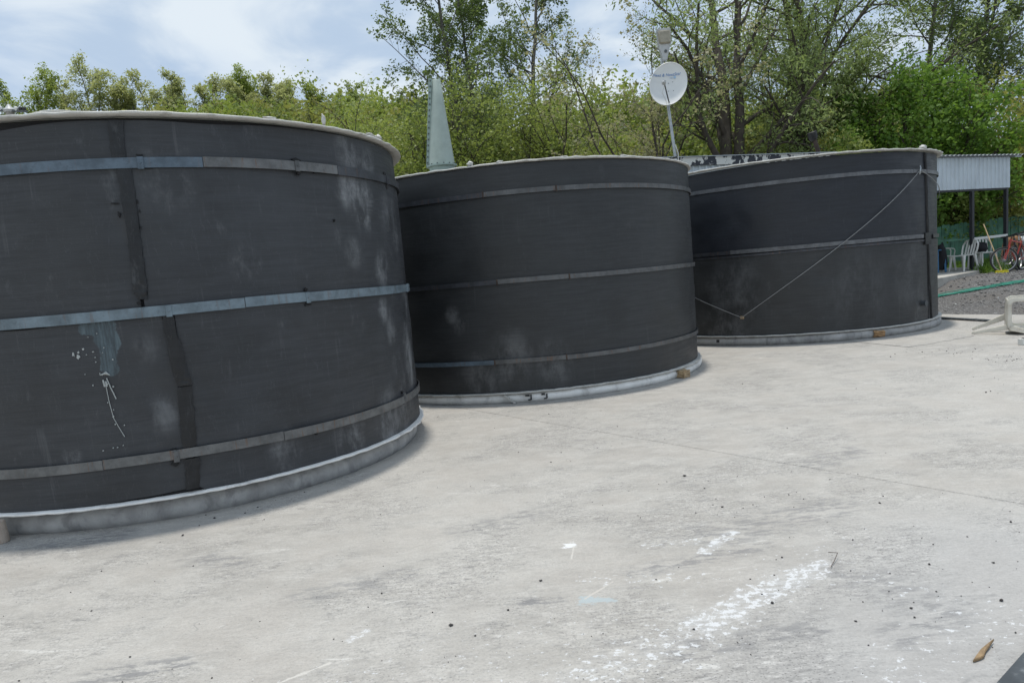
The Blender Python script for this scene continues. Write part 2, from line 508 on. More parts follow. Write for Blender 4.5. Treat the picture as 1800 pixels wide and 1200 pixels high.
M = {}
M['concrete'] = concrete_material()
M['gravel'] = gravel_material()
M['screed'] = pbr('fresh_screed', (0.47, 0.47, 0.465), 0.8, var=0.07, vscale=3, bump=0.15, bscale=40, dirt=(0.36, 0.36, 0.36), dscale=2.0, damt=0.35)
M['resin'] = pbr('white_resin', (0.53, 0.522, 0.49), 0.45, var=0.08, vscale=9, bump=0.3, bscale=18, dirt=(0.30, 0.285, 0.25), dscale=7, damt=0.75)
M['skirt'] = pbr('white_skirt', (0.80, 0.79, 0.76), 0.6, var=0.08, vscale=6, bump=0.3, bscale=22, dirt=(0.40, 0.39, 0.37), dscale=4, damt=0.6)
M['plinth'] = pbr('grey_plinth', (0.37, 0.365, 0.355), 0.85, var=0.2, vscale=5, bump=0.6, bscale=16, dirt=(0.14, 0.14, 0.14), dscale=6, damt=0.6)
M['grp'] = pbr('bare_laminate', (0.46, 0.44, 0.38), 0.5, var=0.1, vscale=5)
M['void'] = pbr('dark_gap', (0.012, 0.012, 0.013), 0.8)  # near-black colour standing for the shade inside open gaps
M['tape'] = tank_material('seam_tape', (0.009, 0.0105, 0.013), seed=5.5, dust=0.9)
M['tape_fold'] = tank_material('dark_fold', (0.009, 0.0095, 0.011), seed=8.5, dust=0.9)
M['hoop_blue'] = hoop_material('painted_hoop', (0.095, 0.130, 0.165), 0.25, 0.15)
M['hoop_zinc'] = hoop_material('zinc_hoop', (0.105, 0.108, 0.110), 0.45, 0.3)
M['hoop_near'] = hoop_material('near_zinc_hoop', (0.135, 0.138, 0.138), 0.5, 0.3)
M['hoop_mid'] = hoop_material('middle_hoop', (0.15, 0.195, 0.225), 0.3, 0.15)
M['hoop_dark'] = hoop_material('dull_hoop', (0.055, 0.059, 0.068), 0.35, 0.3)
M['hoop_pale'] = hoop_material('pale_hoop', (0.125, 0.130, 0.138), 0.10, 0.3)
M['drip'] = pbr('white_drip', (0.40, 0.42, 0.41), 0.5)
M['wood'] = pbr('raw_wood', (0.36, 0.26, 0.15), 0.75, var=0.2, vscale=9)
M['chip'] = pbr('weathered_chip', (0.24, 0.165, 0.09), 0.8, var=0.3, vscale=25)
M['stump'] = pbr('stained_block', (0.42, 0.35, 0.29), 0.85, var=0.15, vscale=8, dirt=(0.22, 0.13, 0.09), dscale=6, damt=0.7)
M['foam'] = pbr('orange_foam', (0.36, 0.22, 0.11), 0.85, var=0.25, vscale=14)
M['green_grp'] = pbr('pale_green_laminate', (0.385, 0.455, 0.41), 0.5, var=0.07, vscale=4, dirt=(0.30, 0.37, 0.33), dscale=3, damt=0.5)
M['green_seam'] = pbr('green_flange', (0.30, 0.39, 0.36), 0.55, var=0.1)
M['bolt'] = pbr('dull_bolt', (0.12, 0.13, 0.13), 0.5, 0.6)
M['galv'] = pbr('galvanised', (0.42, 0.45, 0.47), 0.4, 0.5, var=0.12, vscale=10)
M['dish'] = pbr('dish_paint', (0.74, 0.75, 0.74), 0.4, var=0.03, vscale=4)
M['lamp_grey'] = pbr('lamp_housing', (0.47, 0.48, 0.48), 0.45, var=0.08)
M['lens'] = pbr('yellowed_lens', (0.34, 0.31, 0.24), 0.3, var=0.15, vscale=8)
M['black'] = pbr('black_plastic', (0.02, 0.02, 0.022), 0.5)
M['ink'] = pbr('blue_print', (0.16, 0.30, 0.58), 0.5)
M['ink_pale'] = pbr('pale_blue_print', (0.38, 0.56, 0.74), 0.5)
M['cable'] = pbr('pale_cable', (0.6, 0.6, 0.57), 0.5)
M['corr'] = pbr('corrugated_sheet', (0.56, 0.62, 0.66), 0.45, 0.1, var=0.06, vscale=2, dirt=(0.40, 0.43, 0.45), dscale=2.5, damt=0.4)
M['roofing'] = pbr('roof_sheet', (0.36, 0.38, 0.40), 0.5, 0.2, var=0.1)
M['peel'] = peeling_material()
M['post'] = pbr('black_post', (0.018, 0.02, 0.024), 0.5, var=0.2)
M['fence'] = pbr('green_fence', (0.055, 0.15, 0.095), 0.75, var=0.25, vscale=3, dirt=(0.12, 0.20, 0.15), dscale=5, damt=0.6)
M['plastic'] = pbr('white_plastic', (0.72, 0.72, 0.68), 0.4, var=0.05, vscale=6, dirt=(0.45, 0.42, 0.36), dscale=5, damt=0.35)
M['old_plastic'] = pbr('aged_plastic', (0.68, 0.655, 0.58), 0.45, var=0.06, vscale=6, dirt=(0.36, 0.30, 0.22), dscale=7, damt=0.45)
M['red'] = pbr('red_frame', (0.42, 0.05, 0.035), 0.35, var=0.1)
M['rubber'] = pbr('tyre_rubber', (0.035, 0.035, 0.035), 0.8)
M['alu'] = pbr('bike_alloy', (0.5, 0.5, 0.5), 0.35, 0.8)
M['handle'] = pbr('broom_handle', (0.55, 0.40, 0.22), 0.6, var=0.1)
M['yellow'] = pbr('yellow_bristle', (0.70, 0.60, 0.03), 0.7, var=0.15, vscale=30)
M['sack'] = pbr('woven_sack', (0.52, 0.58, 0.62), 0.7, var=0.12, vscale=7, bump=0.6, bscale=9)
M['sack_print'] = pbr('sack_stripe', (0.16, 0.19, 0.22), 0.7)
M['blue'] = pbr('blue_plastic', (0.03, 0.14, 0.28), 0.45)
M['cloth'] = pbr('black_cloth', (0.015, 0.015, 0.018), 0.9)
M['brown'] = pbr('brown_bundle', (0.22, 0.12, 0.06), 0.9, var=0.4, vscale=14)
M['net'] = pbr('teal_net', (0.02, 0.27, 0.19), 0.6, var=0.2, vscale=14)
M['steel'] = pbr('worn_steel', (0.075, 0.084, 0.092), 0.5, 0.35, var=0.2, vscale=9, dirt=(0.45, 0.47, 0.48), dscale=9, damt=0.5)
M['steel_pale'] = pbr('pale_steel', (0.17, 0.19, 0.205), 0.5, 0.3, var=0.15, vscale=9, dirt=(0.5, 0.52, 0.52), dscale=9, damt=0.5)
M['rope'] = pbr('grey_rope', (0.26, 0.265, 0.265), 0.8)
M['stone'] = pbr('dark_grit', (0.055, 0.05, 0.048), 0.9, var=0.5, vscale=3)
M['chips'] = pbr('gravel_chip', (0.21, 0.205, 0.20), 0.9, var=0.55, vscale=1.7)
M['pale_chip'] = pbr('pale_scrap', (0.66, 0.66, 0.64), 0.7, var=0.2, vscale=3)
M['bark'] = pbr('dark_bark', (0.075, 0.062, 0.050), 0.9, var=0.35, vscale=4, bump=0.6, bscale=14)
M['bark_grey'] = pbr('grey_bark', (0.115, 0.105, 0.090), 0.9, var=0.3, vscale=4)
M['bark_pale'] = pbr('pale_bark', (0.20, 0.185, 0.155), 0.9, var=0.25, vscale=3)
M['floor'] = pbr('shelter_floor', (0.42, 0.40, 0.36), 0.85, var=0.12, vscale=2, dirt=(0.22, 0.20, 0.16), dscale=2, damt=0.5)
M['meadow'] = gradeless('hill_grass', ((0.075, 0.10, 0.03), (0.14, 0.14, 0.055), (0.05, 0.075, 0.022)), 0.35)
M['turf'] = gradeless('verge_grass', ((0.06, 0.10, 0.02), (0.12, 0.14, 0.04), (0.05, 0.08, 0.02)), 3.0)
M['iron'] = pbr('rusty_iron', (0.06, 0.042, 0.034), 0.8, var=0.4, vscale=8)
M['porcelain'] = pbr('insulator', (0.7, 0.7, 0.68), 0.3)
M['pole_conc'] = pbr('pole_concrete', (0.33, 0.31, 0.28), 0.85, var=0.1)
#PART2
# ------------------------------------------------------------------ ground
def S(t):
    t = np.clip(t, 0, 1)
    return t * t * (3 - 2 * t)


def ground(x, y):
    x = np.asarray(x, float); y = np.asarray(y, float)
    d = (x - 9.1) * 0.875 + (y - 14.9) * 0.485
    h = 0.57 * np.maximum(S(d / 3.3), S((y - 18.4) / 3.0))
    ridge = np.clip(13.2 - 0.068 * x, 9.0, 17.0)
    hill = ridge * S((y - 23.5) / 50.0) * (1 - 0.5 * S((y - 82) / 60))
    bump = 0.25 * np.sin(x * 0.31 + 1.3) * np.cos(y * 0.23) * S((y - 26) / 8)
    return h + hill + bump - 0.03


def gz(x, y):
    return float(ground(x, y))


def terrain(name, xs, ys, mat, dz=0.0):
    X, Y = np.meshgrid(xs, ys)
    Z = ground(X, Y) + dz
    V = np.stack([X, Y, Z], -1).reshape(-1, 3)
    nx, ny = len(xs), len(ys)
    i = np.arange(nx * ny).reshape(ny, nx)
    F = np.stack([i[:-1, :-1], i[:-1, 1:], i[1:, 1:], i[1:, :-1]], -1).reshape(-1, 4)
    return tag(np_mesh(name, V, F, 4, mat, smooth=True), kind='structure')


terrain('gravel_yard', np.linspace(-60, 60, 160), np.linspace(-25, 23.6, 90), M['gravel'])
terrain('hillside', np.concatenate([np.linspace(-700, -130, 8), np.linspace(-120, 120, 100), np.linspace(130, 700, 8)]),
        np.concatenate([np.linspace(23.4, 110, 70), np.linspace(115, 900, 12)]), M['meadow'], 0.015)
terrain('far_plain', np.linspace(-700, 700, 12), np.linspace(-700, -24.5, 8), M['meadow'], 0.0)

# concrete slab: two bays with a recessed saw-cut joint between them
nrm = Vector((0.875, 0.485)); tng = Vector((0.485, -0.875))
E0 = Vector((9.1, 14.9)); EA = E0 - tng * 4.0; EB = E0 + tng * 34
J0, J1 = Vector((-1.27, 9.5)), Vector((2.95, 4.03))
jd = (J1 - J0).normalized(); jn = Vector((-jd.y, jd.x))
JA, JB = J0 - jd * 6.5, J1 + jd * 22


def slab(poly, name):
    m = MB(); m.prism([(p[0], p[1]) for p in poly], 'z', -0.16, 0.0)
    return tag(m.build(name, M['concrete'], bevel=0.006, seg=1), kind='structure')


g2 = 0.006
slab([JA + jn * g2, JB + jn * g2, EB, EA, Vector((-5.5, 18.6))], 'concrete_slab')
slab([JB - jn * g2, JA - jn * g2, Vector((-5.508, 18.6)), Vector((-40, 18.6)), Vector((-40, -25)), Vector((18, -25))], 'concrete_slab.001')
# fresh screed laid against the far tank
rs = random.Random(4)
pl = [(6.0, 10.62), (6.3, 10.72), (6.75, 10.9), (7.1, 11.08), (7.35, 11.2), (7.55, 11.45), (8.2, 12.1), (8.72, 12.8), (8.5, 13.85), (8.1, 14.4), (5.7, 14.8), (5.6, 12.2)]
fine_pl = []
for i, p in enumerate(pl):
    q = pl[(i + 1) % len(pl)]
    for k in range(4):
        t = k / 4
        fine_pl.append((p[0] + (q[0] - p[0]) * t + rs.uniform(-.03, .03), p[1] + (q[1] - p[1]) * t + rs.uniform(-.03, .03)))
m = MB(); m.prism(fine_pl, 'z', -0.01, 0.007)
tag(m.build('fresh_screed', M['concrete'], bevel=0.004), kind='structure')


# ------------------------------------------------------------------ tanks
def cyl_pt(R, th, z):
    a = R_(th)
    return (R * math.cos(a), R * math.sin(a), z)


def sheet(name, Rf, th0, th1, zb, zt, thick, mat, parent, nth=None, nz=24):
    """curved sheet between two angles; Rf(th,z), zb(th), zt(th)"""
    nth = nth or max(6, int(abs(th1 - th0) / 1.0))
    th = np.linspace(th0, th1, nth + 1)
    B = np.array([zb(t) for t in th]); T = np.array([zt(t) for t in th])
    w = np.linspace(0, 1, nz + 1)[:, None]
    Z = B[None] * (1 - w) + T[None] * w
    TH = np.repeat(th[None], nz + 1, 0)
    RR = Rf(TH, Z)
    a = np.radians(TH)
    O = np.stack([RR * np.cos(a), RR * np.sin(a), Z], -1).reshape(-1, 3)
    I = np.stack([(RR - thick) * np.cos(a), (RR - thick) * np.sin(a), Z], -1).reshape(-1, 3)
    n = (nth + 1) * (nz + 1)
    i = np.arange(n).reshape(nz + 1, nth + 1)
    q = lambda a_, b_, c_, d_: np.stack([a_, b_, c_, d_], -1).reshape(-1, 4)
    F = [q(i[:-1, :-1], i[:-1, 1:], i[1:, 1:], i[1:, :-1]), q(i[:-1, :-1], i[1:, :-1], i[1:, 1:], i[:-1, 1:]) + n,
         q(i[0, :-1], i[0, :-1] + n, i[0, 1:] + n, i[0, 1:]), q(i[-1, :-1], i[-1, 1:], i[-1, 1:] + n, i[-1, :-1] + n),
         q(i[:-1, 0], i[1:, 0], i[1:, 0] + n, i[:-1, 0] + n), q(i[:-1, -1], i[:-1, -1] + n, i[1:, -1] + n, i[1:, -1])]
    o = np_mesh(name, np.concatenate([O, I]), np.concatenate(F), 4, mat, parent, smooth=True)
    o.data.set_sharp_from_angle(angle=R_(40))
    return o


def dent(seed, amp=0.006, seams=()):
    """dents, sags and creases of a thin sheet; creases gather beside the seams"""
    r = np.random.default_rng(seed)
    ks = [(r.integers(2, 12), r.uniform(0.5, 3.5), r.uniform(0, 6.3), r.uniform(0, 6.3), r.uniform(.3, 1)) for _ in range(9)]
    ks += [(r.integers(14, 60), r.uniform(2, 9), r.uniform(0, 6.3), r.uniform(0, 6.3), r.uniform(.10, .22)) for _ in range(12)]
    dn = [(r.uniform(-140, 30), r.uniform(.3, 2.8), r.uniform(1.2, 4.5), r.uniform(.05, .22), r.choice([-1, 1]) * r.uniform(.004, .011)) for _ in range(26)]
    def f(th, z):
        a = np.radians(th)
        o = amp * sum(w * np.sin(k * a + p) * np.cos(kz * z + pz) for k, kz, p, pz, w in ks) / 2
        for t0, z0, wt, wz, d in dn:
            o = o + d * np.exp(-((th - t0) / wt) ** 2 - ((z - z0) / wz) ** 2)
        for t0, w, h in seams:
            o = o + h * np.exp(-((th - t0) / w) ** 2) * (.5 + .5 * np.sin(z * 11 + th * .9) * np.cos(z * 4.3 + t0))
        return np.minimum(o, 0.007)
    return f


def ring(name, R0, R1, z0, z1, mat, parent, seed=0, wob=0.006, zw=0.006, n=240):
    """flange ring with an uneven hand-laid edge"""
    r = np.random.default_rng(seed)
    a = np.linspace(0, 2 * PI, n, endpoint=False)
    def nz(k0, k1, c):
        return sum(r.normal() * np.cos(int(k) * a + r.uniform(0, 6.3)) for k in r.integers(k0, k1, c)) / math.sqrt(c)
    wo = wob * (0.6 * nz(3, 14, 6) + 0.7 * nz(25, 100, 8))
    wz = zw * (0.8 * nz(2, 9, 6) + 0.5 * nz(25, 90, 8))
    prof = []
    e = (z1 - z0) * 0.35
    for rr, zz, k, kz in ((R0, z0, 0, 0), (R1 - e * .4, z0, 1, .5), (R1, z0 + e, 1, 1), (R1, z1 - e, 1, 1), (R1 - e, z1, 1, 1), (R0, z1, 0, .6)):
        prof.append(np.stack([(rr + wo * k) * np.cos(a), (rr + wo * k) * np.sin(a), zz + wz * kz], -1))
    V = np.concatenate(prof)
    m_ = len(prof)
    F = []
    for p in range(m_):
        s, t = p * n, ((p + 1) % m_) * n
        k = np.arange(n); l = (k + 1) % n
        F.append(np.stack([s + k, s + l, t + l, t + k], -1))
    return np_mesh(name, V, np.concatenate(F), 4, mat, parent, smooth=True)


def strip(name, R, rows, mat, parent, thick=0.006, seed=0, cols=6, per=10):
    """vertical cover strip: rows of (left angle, right angle, z)"""
    r = np.random.default_rng(seed)
    L = []
    for (a0, b0, z0), (a1, b1, z1) in zip(rows[:-1], rows[1:]):
        for k in range(per):
            t = k / per
            L.append((a0 + (a1 - a0) * t, b0 + (b1 - b0) * t, z0 + (z1 - z0) * t))
    L.append(rows[-1])
    V, F = [], []
    n = len(L)
    jag, jag2 = np.cumsum(r.normal(0, .06, n)) * .5 + r.normal(0, .07, n), np.cumsum(r.normal(0, .06, n)) * .5 + r.normal(0, .07, n)
    for side in (thick, -0.026):
        for i, (a, b, z) in enumerate(L):
            for c in range(cols + 1):
                t = c / cols
                edge = 1.0 if 0 < c < cols else 0.4
                wv = r.normal() * 0.0016 + 0.003 * math.sin(i * 0.55 + c * 1.1)
                jit = (jag[i] if c == 0 else jag2[i] if c == cols else 0)
                V.append(cyl_pt(R + (side * edge + wv if side > 0 else side), a + (b - a) * t + jit, z))
    w = cols + 1
    N = n * w
    for i in range(n - 1):
        for c in range(cols):
            p = i * w + c
            F.append((p, p + 1, p + w + 1, p + w))
        F.append((i * w, i * w + w, i * w + w + N, i * w + N))
        p = i * w + cols
        F.append((p, p + N, p + w + N, p + w))
    for i in (0, n - 1):
        for c in range(cols):
            p = i * w + c
            F.append((p, p + 1, p + 1 + N, p + N))
    o = np_mesh(name, V, F, 4, mat, parent, smooth=True)
    o.data.set_sharp_from_angle(angle=R_(50))
    return o


def hoop(R, z, w, segs, parent, seed=0, tilt=0.0):
    """flat steel hoop laid in lengths; each length is a part"""
    r = random.Random(seed)
    ph = r.uniform(0, 6)
    for k, (t0, t1, mk) in enumerate(segs):
        dz = 0.003 * (k % 2)
        ext = 0.0015 * (k % 3)
        f = lambda th, z_, e=ext: R + 0.025 + e + 0.0025 * np.sin(np.radians(th) * 7 + ph) + 0 * z_
        zc = lambda t, d=dz: z + d + 0.004 * math.sin(R_(t) * 5 + ph) + tilt * math.sin(R_(t))
        sheet('hoop', f, t0 + 0.05, t1 - 0.05, lambda t: zc(t) - w / 2, lambda t: zc(t) + w / 2, 0.010, M[mk], parent, nth=max(4, int(abs(t1 - t0) / 2.5)), nz=1)


def tear(R, th, z, w, h, parent, seed, name='tear', mat='void'):
    """ragged opening torn in the sheet: dark irregular flake just proud of it"""
    r = random.Random(seed)
    n = 11
    m = MB(); vs = []
    for dr in (0.0015, -0.01):
        for k in range(n):
            a = 2 * PI * k / n
            q = r.uniform(0.45, 1.1) if dr > 0 else 1
            if dr > 0: vs.append((q, a))
    pts = [(q * math.cos(a) * w / 2, q * math.sin(a) * h / 2) for q, a in vs]
    V = [cyl_pt(R + 0.0045, th + math.degrees(u / R), z + v) for u, v in pts] + [cyl_pt(R - 0.012, th + math.degrees(u / R), z + v) for u, v in pts]
    F = [tuple(range(n))] + [(i, (i + 1) % n, (i + 1) % n + n, i + n) for i in range(n)]
    m.add(V, F)
    return m.build(name, M[mat], parent)


def clip(R, th, z, w, h, mat, parent, d=0.012, name='strap_clip'):
    m = MB()
    a = R_(th)
    m.box(cyl_pt(R + 0.030, th, z), (d, w, h), rz=a)
    m.box(cyl_pt(R + 0.038, th, z), (0.010, w * .3, w * .3), rz=a)
    return m.build(name, M[mat], parent, bevel=0.002, seg=1)


def lump(R, th, z, size, parent, seed, sq=(1, 1, 1)):
    r = random.Random(seed)
    bm = bmesh.new(); bmesh.ops.create_icosphere(bm, subdivisions=3, radius=1)
    ph = [r.uniform(0, 6) for _ in range(6)]
    for v in bm.verts:
        c = v.co
        k = 1 + .25 * math.sin(3 * c.x + ph[0]) * math.sin(2.5 * c.y + ph[1]) + .18 * math.sin(5 * c.z + ph[2] + 3 * c.x) + .1 * math.sin(9 * c.y + ph[3])
        v.co = Vector((c.x * sq[0], c.y * sq[1], c.z * sq[2])) * k * size
    me = bpy.data.meshes.new('resin_lump'); bm.to_mesh(me); bm.free()
    me.polygons.foreach_set('use_smooth', [True] * len(me.polygons))
    o = link('resin_lump', me, M['resin'], parent)
    o.location = cyl_pt(R, th, z); o.rotation_euler = (0, 0, R_(th + 90))
    return o


def tank_body(t, R, z0, zrim, wall_mat, gap_shade_top=0.03):
    # laminate shell with floor, near-black ring painting the shade in the gap below the rim
    m = MB()
    m.lathe([(0.01, z0 - 0.01), (R - 0.03, z0 - 0.01), (R - 0.03, zrim - 0.02), (R - 0.06, zrim - 0.02), (R - 0.06, z0 + 0.02), (0.01, z0 + 0.02)], 120)
    m.build('shell', M['grp'], t, smooth=True)
    m = MB()
    m.lathe([(R - 0.026, z0), (R - 0.022, z0), (R - 0.022, zrim - 0.015), (R - 0.026, zrim - 0.015)], 120)
    m.build('gap_shade', M['void'], t, smooth=True)


def sm(R, L):
    return [(*cyl_pt(R, th, z), r, a) for th, z, r, a in L]


# --- near tank
T1 = thing('storage_tank', 'largest and nearest round black tank, with taped vertical seams, torn hoops and a blue smear', 'tank', (-3.365, 7.340, 0), group='black clad round tanks')
R1 = 2.332
w1 = tank_material('tank_cladding_near', (0.033, 0.0358, 0.0405), sm(R1, [(-26, 2.45, .17, 1), (-21.6, 2.40, .16, 1), (-21.9, 2.16, .12, .9), (-23.6, 2.76, .24, .8), (-18, 2.70, .12, .8), (-16, 1.75, .14, .9), (-53, 1.86, .12, .5), (-4, 1.0, .22, .9), (-3, .75, .22, .9), (-10, .45, .26, .8), (-13, .83, .13, .6),
     (-15, 1.2, .14, .6), (-70, .80, .12, .45), (-71.5, 1.30, .10, .3), (-50, .35, .15, .6), (-34, .34, .16, .7), (-20, .32, .25, .8), (-64, 2.5, .2, .5), (-86, .56, .07, 1), (-27, 1.9, .12, .5), (-8, 2.2, .25, .5), (-2, 1.4, .2, .7), (-18, 1.35, .1, .8)]), 0.0, 0.8,
    smear=[(cyl_pt(R1, -77.7, 1.52), cyl_pt(R1, -77.2, 1.36), .085), (cyl_pt(R1, -77.2, 1.36), cyl_pt(R1, -77.6, 1.19), .062), (cyl_pt(R1, -80.7, 1.47), cyl_pt(R1, -78.5, 1.46), .050)])
tank_body(T1, R1, 0.19, 2.92, None)
d1, d2 = dent(1, .007, ((-72.5, 3, -.012),)), dent(2, .007, ((-69, 3, -.010), (-40, 4, -.006)))
d3, d4 = dent(3, .007, ((-69, 3, -.012), (-76, 2, -.008))), dent(4, .007, ((-64, 3, -.012), (-41, 5, -.007)))


def t1_top(t):
    return 2.888 - 0.045 * math.exp(-((t + 92) / 9.0) ** 2) - 0.018 * math.exp(-((t + 56) / 8) ** 2) - 0.03 * math.exp(-((t + 130) / 20) ** 2)


def t1_bot(t):
    k = min(max((t + 92) / 26, 0), 1)
    return 0.192 + (0.030 * k ** 1.5 if t < -66.0 else 0.0)


for a, b, f in ((-250, -71.2, d1), (-70.6, 109.4, d2)):
    sheet('cladding_sheet', lambda th, z, f=f: R1 + f(th, z), a, b, lambda t: 1.56, t1_top, 0.016, w1, T1, nz=28)
for a, b, f in ((-250, -66.6, d3), (-66.1, 109.4, d4)):
    sheet('cladding_sheet', lambda th, z, f=f: R1 + 0.004 + f(th, z), a, b, t1_bot, lambda t: 1.535 + 0.004 * math.sin(t), 0.016, w1, T1, nz=28)
strip('seam_tape', R1 + 0.010, [(-71.94, -69.6, 2.885), (-72.4, -70.05, 2.62), (-71.73, -69.3, 2.57), (-71.64, -69.34, 2.15), (-71.75, -69.4, 1.85), (-72.0, -69.6, 1.70), (-71.2, -69.75, 1.645)], M['tape'], T1, seed=1)
strip('seam_tape', R1 + 0.013, [(-68.06, -66.29, 1.525), (-67.75, -65.2, 1.10), (-67.2, -64.85, 0.99)], M['tape_fold'], T1, seed=2, thick=0.009)
strip('seam_tape', R1 + 0.012, [(-67.35, -64.95, 0.985), (-67.88, -65.59, 0.53)], M['tape_fold'], T1, seed=3)
strip('seam_tape', R1 + 0.012, [(-67.88, -65.4, 0.445), (-68.28, -65.96, 0.215)], M['tape_fold'], T1, seed=4)
hoop(R1, 2.590, 0.072, [(-190, -58, 'hoop_blue'), (-58, -30, 'hoop_near'), (-30, 45, 'hoop_dark'), (45, 170, 'hoop_dark')], T1, 1)
hoop(R1 + .004, 1.552, 0.075, [(-190, -54, 'hoop_mid'), (-54, -41, 'hoop_mid'), (-41, 30, 'hoop_mid'), (30, 170, 'hoop_dark')], T1, 2)
hoop(R1 + .004, 0.486, 0.070, [(-190, -81, 'hoop_near'), (-81, -50, 'hoop_near'), (-50, 30, 'hoop_near'), (30, 170, 'hoop_dark')], T1, 3)
for th, z, mk in ((-67.94, 2.59, 'hoop_blue'), (-40.3, 2.59, 'hoop_zinc'), (-9.2, 2.585, 'hoop_dark'), (-66.9, 1.545, 'hoop_mid'), (-41.4, 1.55, 'hoop_mid'), (0.3, 1.55, 'hoop_mid'), (-69.1, 0.48, 'hoop_zinc'), (-12.8, 0.505, 'hoop_zinc')):
    clip(R1, th, z, 0.04, 0.085, mk, T1)
for i, (th, z, w, h) in enumerate(((-67.94, 2.645, .05, .022), (-39.94, 2.642, .10, .035), (-39.7, 2.535, .045, .04), (-9.29, 2.645, .10, .04), (-9.06, 2.525, .06, .06), (-41.38, 1.615, .05, .05), (-41.32, 1.495, .075, .032),
      (-71.43, 1.62, .05, .03), (-66.9, 1.495, .05, .035), (-68.0, 1.50, .03, .03), (-69.3, .53, .05, .02), (-69.45, .428, .07, .05), (-69.6, .44, .035, .03), (-12.68, .555, .05, .03), (-12.93, .453, .05, .035), (-42.97, .437, .03, .02),
      (-72.83, 2.322, .05, .014), (-72.40, 2.246, .022, .045), (-69.3, 2.328, .014, .03), (-69.2, 2.261, .012, .024), (-69.4, 2.15, .012, .02), (-32.09, 2.169, .015, .03), (1.2, 1.49, .04, .04), (-67.0, 2.555, .09, .012),
      (-36, 2.56, .02, .03), (-74, 1.512, .30, .014), (-90, 1.505, .42, .012))):
    tear(R1 + 0.008, th, z, w, h, T1, 40 + i)
# blue smear with drips
r = random.Random(7)
m = MB()
def run(pts_, rad):
    m.tube([cyl_pt(R1 + 0.012, a, z) for a, z in pts_], rad, 5)
run([(-78.6, 1.075), (-78.5, .95), (-78.2, .82), (-77.6, .75), (-76.9, .675)], .0026)
run([(-78.3, 1.11), (-77.9, 1.04), (-77.6, 1.0), (-77.3, .955)], .004)
run([(-78.9, 1.10), (-78.8, 1.05)], .006); run([(-78.5, 1.09), (-78.45, 1.05)], .006)
run([(-79.3, 1.138), (-78.7, 1.142), (-78.3, 1.148), (-77.7, 1.13)], [.003, .006, .012, .003])
for _ in range(26):
    a, z = r.gauss(-78.6, 1.2), r.uniform(.55, 1.45)
    m.box(cyl_pt(R1 + 0.010, a, z), (.012, r.uniform(.004, .009), r.uniform(.004, .01)), rz=R_(a))
for a, z, s in ((-83.0, 1.30, .02), (-82.2, 1.28, .022), (-81.3, 1.33, .012), (-82.1, 1.31, .012)):
    tear(R1 + 0.008, a, z, s * 1.3, s * 1.6, T1, int(a * -100), 'paint_fleck', 'drip')
m.build('paint_drips', M['drip'], T1)['kind'] = 'stuff'
tag(ring('top_rim', R1 - 0.07, R1 + 0.076, 2.912, 2.929, M['resin'], T1, 11, 0.010, 0.007))
ring('base_ring', R1 - 0.2, R1 + 0.048, 0.172, 0.190, M['skirt'], T1, 12, 0.010, 0.004)
ring('plinth', R1 - .5, R1 - .035, -0.02, 0.174, M['plinth'], T1, 22, .008, .002)  # plinth added to read as the shaded ground band under the ring
lump(R1 + .05, -33, 2.972, .022, T1, 1, (.8, .5, 2.1)); lump(R1 + .02, -16, 2.944, .035, T1, 2, (2.6, 1, .6)); lump(R1 + .03, -13, 2.952, .03, T1, 3, (1.2, 1, .8)); lump(R1 + .03, -45, 2.938, .02, T1, 4, (3, 1, .5)); lump(R1 + .03, -80, 2.945, .016, T1, 5, (7, 1, .7))

# --- middle tank
T2 = thing('storage_tank', 'middle round black tank on a low white skirt, between the two other black tanks', 'tank', (0.292, 11.426, 0), group='black clad round tanks')
R2 = 2.635
w2 = tank_material('tank_cladding_middle', (0.028, 0.0305, 0.033), sm(R2, [(-112, 1.15, .1, .5), (-110, 1.0, .1, .4), (-96, .55, .3, .4), (-105, .3, .3, .4), (-85, .45, .25, .4)]), 3.7, 0.32)
tank_body(T2, R2, 0.135, 2.93, None)
e1, e2 = dent(21, .004), dent(22, .004)
for a, b in ((-270, -158), (-157.8, 89.5)):
    sheet('cladding_sheet', lambda th, z: R2 + e1(th, z), a, b, lambda t: 1.50, lambda t: 2.905, 0.016, w2, T2, nz=22)
    sheet('cladding_sheet', lambda th, z: R2 + .002 + e2(th, z), a, b, lambda t: 0.137 + .004 * math.sin(t * .3), lambda t: 1.49, 0.016, w2, T2, nz=22)
hoop(R2, 2.578, 0.058, [(-220, -100.1, 'hoop_dark'), (-100.1, -80.8, 'hoop_zinc'), (-80.8, 20, 'hoop_zinc'), (20, 139, 'hoop_dark')], T2, 4)
hoop(R2, 1.512, 0.058, [(-220, -98.4, 'hoop_dark'), (-98.4, -79, 'hoop_zinc'), (-79, 20, 'hoop_zinc'), (20, 139, 'hoop_dark')], T2, 5)
hoop(R2, 0.520, 0.054, [(-220, -100.9, 'hoop_blue'), (-100.9, -81.4, 'hoop_zinc'), (-81.4, 20, 'hoop_zinc'), (20, 139, 'hoop_dark')], T2, 6)
for th, z in ((-100.1, 2.578), (-80.8, 2.578), (-98.4, 1.512), (-79, 1.512), (-100.9, .52), (-81.4, .52)):
    clip(R2 - .004, th, z, .02, .074, 'iron', T2, name='hoop_joint')
ring('top_rim', R2 - .07, R2 + .040, 2.918, 2.940, M['resin'], T2, 13, .010, .008)
ring('base_skirt', R2 - .2, R2 + .045, 0.0, 0.115, M['skirt'], T2, 14, .006, .003)
ring('base_ring', R2 - .15, R2 + .056, 0.116, 0.134, M['resin'], T2, 15, .010, .006)
